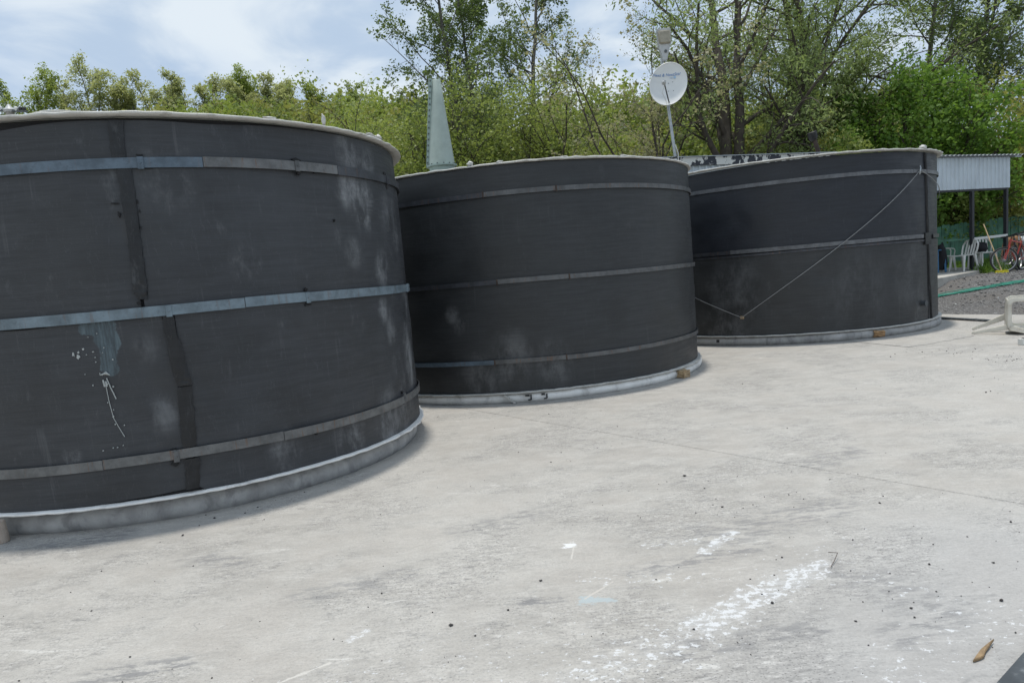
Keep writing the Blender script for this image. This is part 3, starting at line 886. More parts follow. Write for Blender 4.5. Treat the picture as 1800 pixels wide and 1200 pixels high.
lump(R2 + .02, -102.9, 2.955, .03, T2, 6, (1.5, .8, .8)); lump(R2 + .02, -95, 2.945, .014, T2, 7, (3, 1, .8)); lump(R2 + .02, -78, 2.946, .014, T2, 8, (3, 1, .8)); lump(R2 + .02, -60, 2.945, .015, T2, 9, (4, 1, .8))
for th in (-92.2, -88.0):
    m = MB(); a = R_(th); Rr = R2 + .055
    k = .9 if th < -90 else .75
    for u, v, w, h in ((-.028, .026, .06 * k, .022), (.016, .0, .018, .075 * k), (-.004, -.03, .045 * k, .014)):
        m.box(cyl_pt(Rr, th + math.degrees(u / Rr), .062 + v), (.012, w, h), rz=a)
    m.build('black_clip', M['black'], T2)
m = MB()
for i in range(6):
    t0 = -98.6 + i * .45
    m.box(cyl_pt(R2 + .075 + .012 * math.sin(i * .5), t0, .10 - .017 * i), (.02, .035, .022), rz=R_(t0))
m.build('peeled_flap', M['resin'], T2, smooth=True)

# --- far tank
T3 = thing('storage_tank', 'farthest black tank on a grey plinth, a rope slung across its wall, by the shelter', 'tank', (5.717, 14.783, 0), group='black clad round tanks')
R3 = 2.789
w3u = tank_material('tank_cladding_far_upper_shaded', (0.015, 0.018, 0.025), (), 5.9, 0.30)  # upper sheets darkened: weaker ground bounce put into the colour
w3 = tank_material('tank_cladding_far', (0.030, 0.032, 0.034), sm(R3, [(-62, 1.0, .5, .22), (-85, .8, .6, .15), (-128, .9, .6, .3), (-132, .3, .5, .4), (-57, .35, .3, .3)]), 7.9, 0.42)
tank_body(T3, R3, 0.17, 3.10, None)
f1, f2 = dent(31, .005), dent(32, .005)
for a, b in ((-230, -50.8), (-50.2, 129)):
    sheet('cladding_sheet', lambda th, z: R3 + f1(th, z), a, b, lambda t: 1.60, lambda t: 3.075, 0.016, w3u, T3, nz=22)
    sheet('cladding_sheet', lambda th, z: R3 + .003 + f2(th, z), a, b, lambda t: 0.174 + .003 * math.sin(t * .4), lambda t: 1.585, 0.016, w3, T3, nz=22)
strip('seam_fold', R3 + .013, [(-52.7, -51.7, 3.07), (-51.6, -50.6, 2.2), (-51.0, -50.0, 1.59), (-50.4, -49.4, 1.0), (-48.9, -48.2, .45), (-48.0, -47.5, .175)], M['tape_fold'], T3, thick=.016, seed=9)
m = MB(); m.box(cyl_pt(R3 + .024, -51.2, 1.60), (.02, .26, .20), rz=R_(-51.2)); m.build('joint_cover', M['tape_fold'], T3, bevel=.004)
hoop(R3, 2.748, .064, [(-215, -61, 'hoop_pale'), (-61, -30, 'hoop_pale'), (-30, 144, 'hoop_dark')], T3, 7)
hoop(R3, 1.642, .066, [(-215, -128, 'hoop_dark'), (-128, -54.5, 'hoop_pale'), (-46, 144, 'hoop_dark')], T3, 8)
hoop(R3 - .004, 1.575, .035, [(-215, -53, 'hoop_dark')], T3, 9)
ring('top_rim', R3 - .07, R3 + .092, 3.098, 3.121, M['resin'], T3, 17, .010, .007)
ring('plinth', R3 - .4, R3 + .055, 0.0, 0.152, M['plinth'], T3, 18, .012, .003)
ring('base_ring', R3 - .2, R3 + .060, 0.155, 0.174, M['resin'], T3, 19, .008, .004)
lump(R3 + .03, -55, 3.14, .07, T3, 10, (1.2, .9, .6)); lump(R3 + .03, -75, 3.122, .018, T3, 11, (4, 1, .7))
m = MB()
c0 = Vector(cyl_pt(R3, -55.65, .48)); c1 = Vector(cyl_pt(R3 + .07, -55.65, .48))
m.tube([c0, c1], .045, 12); m.tube([c1, Vector(cyl_pt(R3 + .085, -55.65, .48))], .055, 12)
m.build('outlet_stub', M['steel'], T3)
m = MB(); m.box(cyl_pt(R3 + .02, -124.8, .50), (.03, .065, .05), rz=R_(-124.8)); m.build('rope_anchor', M['wood'], T3, bevel=.006)
m = MB(); m.tube([cyl_pt(R3 + .03, -57.0, 2.84), cyl_pt(R3 + .05, -57.3, 2.80), cyl_pt(R3 + .05, -57.8, 2.75), cyl_pt(R3 + .035, -57.5, 2.70)], .012, 6); m.build('rope_hook', M['galv'], T3)
for th, k in ((-134, 1), (-126, 1.1)):
    m = MB(); m.box(cyl_pt(R3 + .035, th, .085), (.03, .06 * k, .05), rz=R_(th)); m.build('black_clip', M['black'], T3)


def helix(L, R, n=28):
    out = []
    for (a0, z0), (a1, z1) in zip(L[:-1], L[1:]):
        for k in range(n):
            t = k / n
            out.append(cyl_pt(R, a0 + (a1 - a0) * t, z0 + (z1 - z0) * t))
    out.append(cyl_pt(R, *L[-1]))
    return out


m = MB(); m.tube(helix([(-20, 2.30), (-43.5, 2.583), (-57.4, 2.763), (-124.8, .50), (-145.6, .939), (-175, 1.5)], R3 + .040), .0062, 6)
o = m.build('rope', M['rope'], smooth=True); o.location = T3.location
tag(o, 'thin pale rope slung in a V over the wall of the farthest black tank', 'rope')

# --- blocks wedged under the tanks
def stump(x, y, name, label, mat, r=.06, h=.16, group=None):
    t = MB(); t.lathe([(.002, 0), (r * 1.08, 0), (r * 1.05, h * .3), (r * .96, h * .7), (r * .9, h), (.002, h)], 20)
    o = t.build(name, M[mat], bevel=.004); o.location = (x, y, 0)
    return tag(o, label, 'block', group)
a_ = R_(-100.2)
stump(-3.365 + 2.42 * math.cos(a_), 7.34 + 2.42 * math.sin(a_), 'support_block', 'stained stub block under the near black tank, at the left picture edge', 'stump', .062, .158)
def rough_block(name, th, T, R, z0, size, mat, label, seed):
    bm = bmesh.new(); bmesh.ops.create_cube(bm, size=1)
    bmesh.ops.subdivide_edges(bm, edges=bm.edges, cuts=3, use_grid_fill=True)
    r_ = random.Random(seed)
    for v in bm.verts:
        v.co = Vector((v.co.x * size[0], v.co.y * size[1], v.co.z * size[2])) + Vector((r_.uniform(-1, 1) * .012, r_.uniform(-1, 1) * .012, r_.uniform(-1, 1) * .010))
        if v.co.z < -size[2] * .45: v.co.z = -size[2] / 2
    me = bpy.data.meshes.new(name); bm.to_mesh(me); bm.free()
    o = link(name, me, M[mat])
    p = cyl_pt(R, th, z0 + size[2] / 2)
    o.location = (T.location.x + p[0], T.location.y + p[1], p[2]); o.rotation_euler = (0, 0, R_(th))
    return tag(o, label, 'block')
rough_block('wooden_block', -41.5, T2, R2 + .075, 0.0, (.14, .16, .10), 'wood', 'short raw wooden block pushed against the white skirt of the middle tank', 1)
rough_block('foam_block', -78.9, T3, R3 + .06, 0.02, (.07, .20, .10), 'foam', 'crumbling orange brown block stuck to the grey plinth of the farthest tank', 2)

# ------------------------------------------------------------------ things behind the tanks
# pale green bolted cone on its cylinder
t = thing('bolted_cone', 'pale green tapering cone with a bolted seam, rising behind the middle tank', 'cone', (-1.16, 16.0, 0))
m = MB()
def half(a0, a1, rings, nn=40):
    vs, fs = [], []
    for rr, z, cx in rings:
        for k in range(nn + 1):
            a = a0 + (a1 - a0) * k / nn
            vs.append((cx + rr * math.cos(a), rr * math.sin(a), z))
    w = nn + 1
    for i in range(len(rings) - 1):
        for k in range(nn):
            fs.append((i * w + k, i * w + k + 1, (i + 1) * w + k + 1, (i + 1) * w + k))
    return vs, fs
vs, fs = half(0, 2 * PI, [(.290, 4.075, .0), (.243, 4.52, .011), (.196, 4.96, .022), (.148, 5.41, .033), (.101, 5.85, .045), (.088, 5.868, .045)])
m.add(vs, fs); m.build('cone_shell', M['green_grp'], t, smooth=True)
m = MB()
m.prism([(-.330, 4.07), (-.255, 4.07), (-.03, 5.875), (-.10, 5.895)], 'y', -.10, -.07)
o = m.build('seam_flange', M['green_seam'], t); 
bolt0 = None
def bolt(p):
    global bolt0
    if bolt0 is None:
        m = MB(); m.box((0, 0, 0), (.026, .03, .03)); bolt0 = m.build('bolt', M['bolt'], t).data; o_ = t.children[-1]
        for o_ in t.children:
            if o_.name.startswith('bolt'): o_.location = p
    else:
        link('bolt', bolt0, None, t).location = p
for k in range(15):
    u = k / 14; bolt((-.292 + .226 * u, -.105, 4.14 + 1.70 * u))
m = MB(); m.lathe([(.26, 4.045), (.335, 4.045), (.335, 4.072), (.26, 4.072)], 40); m.build('base_flange', M['green_seam'], t)
for k in range(14):
    a = 2 * PI * k / 14; bolt((.315 * math.cos(a), .315 * math.sin(a), 4.082))
m = MB(); m.lathe([(.275, 0), (.275, 4.05)], 40); m.build('lower_pipe', M['green_seam'], t, smooth=True)

# lamp post and satellite dish
kS = 17.4 / 15
def PX(x, z): return Vector((x * kS, 17.4, 1.6 + (z - 1.6) * kS))
base = Vector((3.713 + .0912 * 2.9, 17.4, 0))
pt_top = PX(3.541, 5.64); slope = (PX(3.713, 3.705) - pt_top)
foot = pt_top + slope * (pt_top.z / -slope.z)
lp = thing('lamp_post', 'thin grey metal lamp post with an upturned street light, behind the tanks', 'street lamp', tuple(foot))
m = MB(); m.tube([(0, 0, 0), tuple((pt_top - foot) * .45), tuple((pt_top - foot) * .8), tuple(pt_top - foot)], [.045, .042, .036, .030], 12); m.build('pole', M['galv'], lp, smooth=True)
m = MB()
def LP(x, z, y=0.0):
    p = PX(x, z) - foot; return Vector((p.x, p.y + y, p.z))
out = [(3.548, 5.57), (3.640, 5.585), (3.655, 5.65), (3.712, 5.86), (3.735, 5.885), (3.742, 6.17), (3.735, 6.20), (3.455, 6.20), (3.447, 6.17), (3.470, 5.885), (3.485, 5.84), (3.540, 5.64)]
n = len(out)
vs = [LP(x, z, -.10) for x, z in out] + [LP(3.594 + (x - 3.594) * .82, 5.88 + (z - 5.88) * .96, .09) for x, z in out]
m.add(vs, [tuple(range(n)), tuple(range(2 * n - 1, n - 1, -1))] + [(i, i + n, (i + 1) % n + n, (i + 1) % n) for i in range(n)])
m.build('lamp_housing', M['lamp_grey'], lp, bevel=.012)
m = MB()
lo = [(3.485, 5.895), (3.722, 5.895), (3.728, 6.155), (3.465, 6.155)]
vs = [LP(x, z, -.10) for x, z in lo] + [LP(3.594 + (x - 3.594) * .93, 6.02 + (z - 6.02) * .93, -.15) for x, z in lo]
m.add(vs, [(4, 5, 6, 7)] + [(i, (i + 1) % 4, (i + 1) % 4 + 4, i + 4) for i in range(4)])
m.build('lamp_lens', M['lens'], lp, bevel=.02, seg=3, smooth=True)
m = MB(); c = LP(3.613, 5.755, -.10); m.tube([c, c + Vector((0, -.02, 0))], .035, 16); m.build('photocell', M['bolt'], lp)
m = MB(); L_ = pt_top - foot
m.tube([L_ * (.25 + .031 * k) + Vector((.05 * math.sin(k * 1.1) + .015, -.05, 0)) for k in range(15)], .012, 5); m.build('cable', M['cable'], lp, smooth=True)
for k in (.55, .635):
    m = MB(); m.tube([L_ * k, L_ * (k + .006)], .05, 10); m.build('cable_tie', M['black'], lp)

dc = PX(3.640, 5.118) + Vector((0, -.30, 0))
dc = Vector((dc.x * (17.1 / 17.4), 17.1, 1.6 + (dc.z - 1.6) * 17.1 / 17.4))
ds = thing('satellite_dish', 'round white satellite dish with blue print, clamped to the lamp post', 'satellite dish', tuple(dc), rot=(R_(-8), 0, R_(-4)))
# local: dish opens to -y
V, F = [], []
na, nr = 48, 10
tl = R_(14)
def dpt(rr, a, yo=0.0):
    u, v = .438 * rr * math.cos(a), .485 * rr * math.sin(a)
    return (u * math.cos(tl) + v * math.sin(tl) * .35, .085 * (1 - rr * rr) + yo - .085, v + u * math.sin(tl) * .15)
for side in (0, 1):
    for i in range(nr + 1):
        for k in range(na):
            V.append(dpt(max(i / nr, .001), 2 * PI * k / na, .012 * side))
off = (nr + 1) * na
for side in (0, 1):
    for i in range(nr):
        for k in range(na):
            l = (k + 1) % na; b = side * off
            F.append((b + i * na + k, b + i * na + l, b + (i + 1) * na + l, b + (i + 1) * na + k))
for k in range(na):
    l = (k + 1) % na
    F.append((nr * na + k, nr * na + l, off + nr * na + l, off + nr * na + k))
m = MB(); m.add(V, F); m.build('reflector', M['dish'], ds, smooth=True)
m = MB(); m.tube([dpt(1.0, 2 * PI * k / 64, .0) for k in range(64)], .011, 6, closed=True); m.build('rim', M['dish'], ds, smooth=True)
def text_part(body, size, loc, mat, parent, shear=0.0, rot=(PI / 2, 0, 0), name='lettering', ext=.0015, onto=None):
    cu = bpy.data.curves.new('lettering', 'FONT'); cu.body = body; cu.size = size; cu.shear = shear; cu.align_x = 'CENTER'; cu.align_y = 'CENTER'; cu.extrude = ext; cu.resolution_u = 3
    tmp = bpy.data.objects.new('lettering_curve', cu); COL.objects.link(tmp)
    bpy.context.view_layer.update()
    me = bpy.data.meshes.new_from_object(tmp.evaluated_get(bpy.context.evaluated_depsgraph_get()))
    bpy.data.objects.remove(tmp); bpy.data.curves.remove(cu)
    me.name = name
    me.materials.clear()
    if onto is not None:
        Mx = Matrix.Translation(loc) @ Matrix.Rotation(rot[1], 4, 'Y') @ Matrix.Rotation(rot[0], 4, 'X')
        for v in me.vertices:
            q = Mx @ v.co
            v.co = (q.x, onto(q.x, q.z) + (q.y - loc[1]), q.z)
        return link(name, me, mat, parent)
    o = link(name, me, mat, parent); o.location = loc; o.rotation_euler = rot
    return o


def dish_y(u, v):
    k1, k2 = math.sin(tl) * .35, math.sin(tl) * .15
    det = math.cos(tl) - k1 * k2
    a, b = (u - k1 * v) / det, (math.cos(tl) * v - k2 * u) / det
    return -.085 * ((a / .438) ** 2 + (b / .485) ** 2) - .006
lnb = Vector((-.16, -.52, -.12)); bt = Vector((.0, .0, -.45))
m = MB(); m.tube([bt + Vector((.02, .03, 0)), bt + Vector((-.03, -.12, .04)), lnb + Vector((0, .03, -.03))], .014, 8)
m.build('feed_arm', M['black'], ds, smooth=True)
m = MB(); m.tube([lnb + Vector((0, -.06, -.01)), lnb, lnb + Vector((.0, .08, .02))], [.026, .036, .046], 14); m.tube([lnb + Vector((0, .08, .02)), lnb + Vector((0, .095, .024))], .052, 14); m.build('receiver', M['lamp_grey'], ds, smooth=True)
m = MB(); m.tube([lnb + Vector((.0, -.05, -.04)), lnb + Vector((-.06, .05, -.22)), bt + Vector((-.06, -.05, .02)), bt + Vector((.03, .05, -.01))], .006, 5); m.build('feed_cable', M['cable'], ds, smooth=True)
m = MB()
for u, v in ((-.11, .02), (.115, .06), (.115, -.145), (-.0, -.145), (.02, .04)):
    y = dish_y(u, v) + .006
    m.tube([(u, y - .007, v), (u, y + .004, v)], .009, 8)
m.build('screw', M['bolt'], ds)
m = MB(); m.box((.0, .10, 0), (.14, .16, .16)); m.tube([(-.02, .2, -.2), (-.02, .2, .2)], .05, 10); m.build('bracket', M['galv'], ds, bevel=.01)


text_part('Next & NextStar', .092, (-.02, 0, .225), M['ink'], ds, .25, (R_(90), R_(1), 0), onto=dish_y)
text_part('HD', .05, (.085, 0, .150), M['ink_pale'], ds, .1, (R_(90), R_(1), 0), onto=dish_y)
m = MB(); m.box((.165, dish_y(.165, .155) - .002, .155), (.055, .004, .05), rot=Matrix.Rotation(R_(1), 3, 'Y')); m.build('emblem', M['ink_pale'], ds)

# peeling workshop behind the far tank
ws = thing('workshop', 'low corrugated workshop under a black fascia of peeling white paint, behind the farthest tank', 'workshop')
A = Vector((3.6, 18.55, 0)); B = Vector((9.6, 20.63, 0)); dx = (B - A).normalized(); nb = Vector((-dx.y, dx.x, 0))
def corrugated(a, b, z0, z1, pitch, depth, name, mat, parent, thick=.006, trap=True):
    a, b = Vector(a), Vector(b); L = (b - a).length; d = (b - a).normalized(); nn = Vector((d.y, -d.x, 0))
    xs = []; s = 0.0
    while s < L:
        for q, h in ((0, 0), (.12, 0), (.22, 1), (.42, 1), (.52, 0)):
            if s + q * pitch <= L: xs.append((s + q * pitch, h * depth))
        s += pitch
    xs.append((L, 0))
    m_ = MB(); V_ = []; n_ = len(xs)
    for off_ in (0, -thick):
        for z in (z0, z1):
            V_ += [a + d * x + nn * (h + off_) + Vector((0, 0, z)) for x, h in xs]
    F_ = []
    for k in range(n_ - 1):
        F_ += [(k, k + 1, n_ + k + 1, n_ + k), (2 * n_ + k, 3 * n_ + k, 3 * n_ + k + 1, 2 * n_ + k + 1), (k, 2 * n_ + k, 2 * n_ + k + 1, k + 1), (n_ + k, n_ + k + 1, 3 * n_ + k + 1, 3 * n_ + k)]
    m_.add(V_, F_)
    return m_.build(name, mat, parent)
corrugated(A, B, .2, 4.02, .20, .035, 'wall_sheet', M['corr'], ws)
m = MB(); m.bar(A - nb * .07 + Vector((0, 0, 4.105)), B - nb * .07 + Vector((0, 0, 4.105)), .03, .215); m.build('fascia_board', M['peel'], ws)
m = MB(); m.bar(A - nb * .08 + Vector((0, 0, 4.222)), B - nb * .08 + Vector((0, 0, 4.222)), .09, .018); m.build('drip_edge', M['galv'], ws)
m = MB(); p0, p1 = A + nb * 3.5, B + nb * 3.5
m.add([A + Vector((0, 0, 4.20)), B + Vector((0, 0, 4.20)), p1 + Vector((0, 0, 4.0)), p0 + Vector((0, 0, 4.0)), A + Vector((0, 0, 4.15)), B + Vector((0, 0, 4.15)), p1 + Vector((0, 0, 3.95)), p0 + Vector((0, 0, 3.95))],
      [(0, 1, 2, 3), (7, 6, 5, 4), (0, 4, 5, 1), (1, 5, 6, 2), (2, 6, 7, 3), (3, 7, 4, 0)]); m.build('roof', M['roofing'], ws)
m = MB(); m.bar(B + nb * .02 + Vector((0, 0, 2.0)), p1 + Vector((0, 0, 2.0)), .05, 3.8); m.bar(A + nb * .02 + Vector((0, 0, 2.0)), p0 + Vector((0, 0, 2.0)), .05, 3.8); m.bar(p0 + Vector((0, 0, 2.0)), p1 + Vector((0, 0, 2.0)), .05, 3.8); m.build('side_wall', M['corr'], ws)
cb = Vector((9.14, 20.62, .22))
m = MB(); m.tube([cb + Vector((.05, 0, 3.95)), cb + Vector((-.085, 0, 4.42))], .06, 14); m.build('chimney_pipe', M['iron'], ws, smooth=True)
m = MB(); m.tube([cb + Vector((-.08, 0, 4.40)), cb + Vector((-.105, 0, 4.44)), cb + Vector((-.145, 0, 4.60)), cb + Vector((-.15, 0, 4.62))], [.085, .12, .13, .10], 16); m.build('chimney_cap', M['black'], ws, smooth=True)

# ------------------------------------------------------------------ open shelter
sh = thing('open_shelter', 'open shelter on black posts with a pale corrugated fascia, at the right', 'shelter')
FA, FB = Vector((10.95, 18.765, 0)), Vector((14.36, 20.285, 0))
fd = (FB - FA).normalized(); fb = Vector((-fd.y, fd.x, 0))
corrugated(FA, FB, 2.82, 3.66, .17, .022, 'fascia_sheet', M['corr'], sh)
m = MB(); m.bar(FA + fb * .05 + Vector((0, 0, 2.80)), FB + fb * .05 + Vector((0, 0, 2.80)), .06, .06); m.build('lower_beam', M['post'], sh)
m = MB(); m.bar(FB + fd * .012 + Vector((0, 0, 3.24)), FB + fd * .014 + fb * .06 + Vector((0, 0, 3.24)), .03, .84); m.build('corner_trim', M['corr'], sh)
# corrugated roof: waves run back from the fascia
RA, RB = FA - fd * .2 - fb * .16, FB + fd * .42 - fb * .16
n = int((RB - RA).length / .035); V, F = [], []
for row, (off_, z) in enumerate(((0, 3.70), (4.2, 3.42))):
    for k in range(n + 1):
        p = RA + (RB - RA) * (k / n) + fb * off_
        V.append((p.x, p.y, z + .018 * math.sin(k * .035 / .17 * 2 * PI)))
V += [(x, y, z - .008) for x, y, z in V]
w = n + 1
for k in range(n):
    F += [(k, k + 1, w + k + 1, w + k), (2 * w + k, 3 * w + k, 3 * w + k + 1, 2 * w + k + 1), (k, 2 * w + k, 2 * w + k + 1, k + 1), (w + k, w + k + 1, 3 * w + k + 1, 3 * w + k)]
m = MB(); m.add(V, F); m.build('roof_sheet', M['roofing'], sh)
m = MB(); m.bar(RB - fd * .3 + fb * .1 + Vector((0, 0, 3.665)), RB - fd * .02 + fb * .1 + Vector((0, 0, 3.665)), .05, .05); m.build('purlin_end', M['corr'], sh)
P1, P2 = Vector((12.95, 19.66, 0)), Vector((14.30, 20.25, 0))
for p in (P1, P2, P1 + fb * 4.0, P2 + fb * 4.0, FA + fb * 4.0):
    top_z = 2.83 if (p - P1).dot(fb) < 1 else 3.36
    m = MB(); m.box((p.x + fb.x * .06, p.y + fb.y * .06, (top_z + .5) / 2), (.09, .09, top_z - .5), rz=math.atan2(fd.y, fd.x))
    if p is P1: m.box((p.x + fb.x * .06, p.y + fb.y * .06, .635), (.24, .2, .014), rz=.3)
    m.build('post', M['post'], sh, bevel=.004, seg=1)
m = MB(); q0, q1 = FA + fb * .5 + Vector((0, 0, 1.50)), P1 + fb * .10 + Vector((0, 0, 1.49)); m.bar(q0, q1, .04, .05); m.build('rail', M['fence'], sh)
m = MB(); m.bar(P1 + fb * .12 + Vector((0, 0, 1.475)), P2 + fb * .02 + Vector((0, 0, 1.50)), .05, .07); m.build('rail', M['plastic'], sh, bevel=.008)
m = MB(); m.prism([(9.9, 16.75), (10.6, 17.25), (11.7, 18.2), (12.9, 19.28), (13.5, 19.72), (14.7, 20.3), (13.1, 23.9), (9.5, 22.5)], 'z', .25, .632); m.build('floor_slab', M['floor'], sh, bevel=.012)


# ------------------------------------------------------------------ furniture under the shelter
def plastic_chair(label, loc, rz, mat, group=None, arms=True):
    t_ = thing('plastic_chair', label, 'chair', loc, rz, group)
    m_ = MB()
    # seat: shallow dished plate
    V_, F_ = [], []
    for lay in (0, -.018):
        for i in range(7):
            for j in range(7):
                x = -.21 + .43 * i / 6; y = (-.215 + .43 * j / 6) * (1 - .10 * (1 - i / 6))
                V_.append((x, y, .425 + lay + .012 * ((i - 3) / 3) ** 2 + .008 * ((j - 3) / 3) ** 2 - (.015 if i == 6 else 0)))
    for i in range(6):
        for j in range(6):
            a = i * 7 + j
            F_ += [(a, a + 7, a + 8, a + 1), (49 + a, 50 + a, 57 + a, 56 + a)]
    for i in range(6):
        F_ += [(i, i + 1, 50 + i, 49 + i), (42 + i, 91 + i, 92 + i, 43 + i), (i * 7, 49 + i * 7, 56 + i * 7, i * 7 + 7), (i * 7 + 6, i * 7 + 13, 62 + i * 7, 55 + i * 7)]
    m_.add(V_, F_); m_.build('seat', M[mat], t_, smooth=True)
    # backrest: bowed outer loop with slats
    b_ = MB()
    lp_ = [(-.19, -.20, .42), (-.235, -.225, .56), (-.275, -.225, .70), (-.305, -.17, .79), (-.325, -.07, .825), (-.328, 0, .83), (-.325, .07, .825), (-.305, .17, .79), (-.275, .225, .70), (-.235, .225, .56), (-.19, .20, .42)]
    for p, q in zip(lp_[:-1], lp_[1:]): b_.bar(p, q, .022, .055, (1, 0, .3))
    b_.build('backrest', M[mat], t_, bevel=.006)
    for y in (-.12, -.04, .04, .12):
        s_ = MB(); s_.bar((-.205, y * .95, .44), (-.262, y * 1.02, .62), .045, .012, (1, 0, .3)); s_.bar((-.262, y * 1.02, .62), (-.318 + abs(y) * .1, y, .81), .045, .012, (1, 0, .3)); s_.build('back_slat', M[mat], t_)
    for sx, sy in ((1, 1), (1, -1), (-1, 1), (-1, -1)):
        l_ = MB()
        x0, x1 = (.185, .235) if sx > 0 else (-.19, -.275)
        y0_, y1_ = .195 * sy, .235 * sy
        for k, (a, b2) in enumerate(((.42, .0),)):
            p, q = Vector((x0, y0_, .42)), Vector((x1, y1_, 0))
            vs_ = []
            for c_, w_ in ((p, .038), (p + (q - p) * .5, .026), (q, .020)):
                vs_ += [c_ + Vector((w_, w_ * .7, 0)), c_ + Vector((-w_, w_ * .7, 0)), c_ + Vector((-w_, -w_ * .7, 0)), c_ + Vector((w_, -w_ * .7, 0))]
            l_.add(vs_, [(0, 1, 2, 3), (11, 10, 9, 8)] + [(i * 4 + j, (i + 1) * 4 + j, (i + 1) * 4 + (j + 1) % 4, i * 4 + (j + 1) % 4) for i in range(2) for j in range(4)])
        l_.build('leg', M[mat], t_, bevel=.006)
    if arms:
        for sy in (1, -1):
            a_m = MB()
            pts_ = [(-.262, .222 * sy, .655), (-.10, .262 * sy, .652), (.08, .268 * sy, .645), (.19, .255 * sy, .625), (.215, .235 * sy, .56), (.20, .205 * sy, .43)]
            for p, q in zip(pts_[:-1], pts_[1:]): a_m.bar(p, q, .05, .02, (0, 0, 1) if p[0] < .19 else (1, 0, 0))
            a_m.build('armrest', M[mat], t_, bevel=.006)
    return t_


FZ = .632
plastic_chair('white plastic chair facing left, its back half hidden by a black shelter post', (12.62, 19.62, FZ), R_(196), 'plastic', 'white chairs under the shelter', arms=False)
plastic_chair('white plastic armchair seen past the left of the other chair, near the green fence', (12.55, 20.35, FZ), R_(-20), 'plastic', 'white chairs under the shelter')
plastic_chair('white plastic chair behind the bicycles and the broom', (14.0, 20.75, FZ), R_(-105), 'plastic', 'white chairs under the shelter', arms=False)
# white low table with a black bag
tb = thing('plastic_table', 'low white plastic table between the shelter post and the broom', 'table', (13.45, 20.15, FZ), R_(25))
m = MB(); m.box((0, 0, .44), (.50, .44, .03)); m.build('tabletop', M['plastic'], tb, bevel=.01)
for sx in (1, -1):
    for sy in (1, -1):
        m = MB(); m.bar((sx * .21, sy * .18, .44), (sx * .235, sy * .205, 0), .045, .045); m.build('leg', M['plastic'], tb, bevel=.008)
def blob(name, loc, size, mat, label, cat, seed, sub=3, amp=.22, parent=None, flat=True):
    r_ = random.Random(seed); bm = bmesh.new(); bmesh.ops.create_icosphere(bm, subdivisions=sub, radius=1)
    ph = [r_.uniform(0, 6) for _ in range(8)]
    for v in bm.verts:
        c_ = v.co.copy()
        k = 1 + amp * (.6 * math.sin(2.3 * c_.x + ph[0]) * math.cos(2.1 * c_.y + ph[1]) + .5 * math.sin(4.5 * c_.z + ph[2] + 2 * c_.x) + .35 * math.sin(7 * c_.y + ph[3] + 3 * c_.z) + .25 * math.sin(12 * c_.x + ph[4] + 5 * c_.z))
        sgn = lambda q: math.copysign(abs(q) ** .7, q)
        v.co = Vector((sgn(c_.x) * size[0] * k, sgn(c_.y) * size[1] * k, sgn(c_.z) * size[2] * k))
        if flat and v.co.z < -size[2] * .9: v.co.z = -size[2] * .9
    me = bpy.data.meshes.new(name); bm.to_mesh(me); bm.free()
    me.polygons.foreach_set('use_smooth', [True] * len(me.polygons))
    o_ = link(name, me, M[mat], parent); o_.location = loc
    if label: tag(o_, label, cat)
    return o_
blob('black_bag', (13.42, 20.12, FZ + .455 + .14), (.17, .13, .15), 'cloth', 'black bag lying on the low white table', 'bag', 3)
bs = thing('blue_stool', 'blue plastic stool showing just past the edge of the farthest tank', 'stool', (12.02, 19.85, FZ), .4)
m = MB(); m.box((0, 0, .62), (.34, .34, .03)); m.build('seat', M['blue'], bs, bevel=.008)
for sx in (1, -1):
    for sy in (1, -1):
        m = MB(); m.bar((sx * .13, sy * .13, .62), (sx * .16, sy * .16, 0), .05, .05); m.build('leg', M['blue'], bs, bevel=.006)
o = blob('black_jacket', (12.16, 19.88, FZ + .42), (.12, .16, .40), 'cloth', 'black jacket hanging over the blue stool', 'jacket', 9, amp=.3)

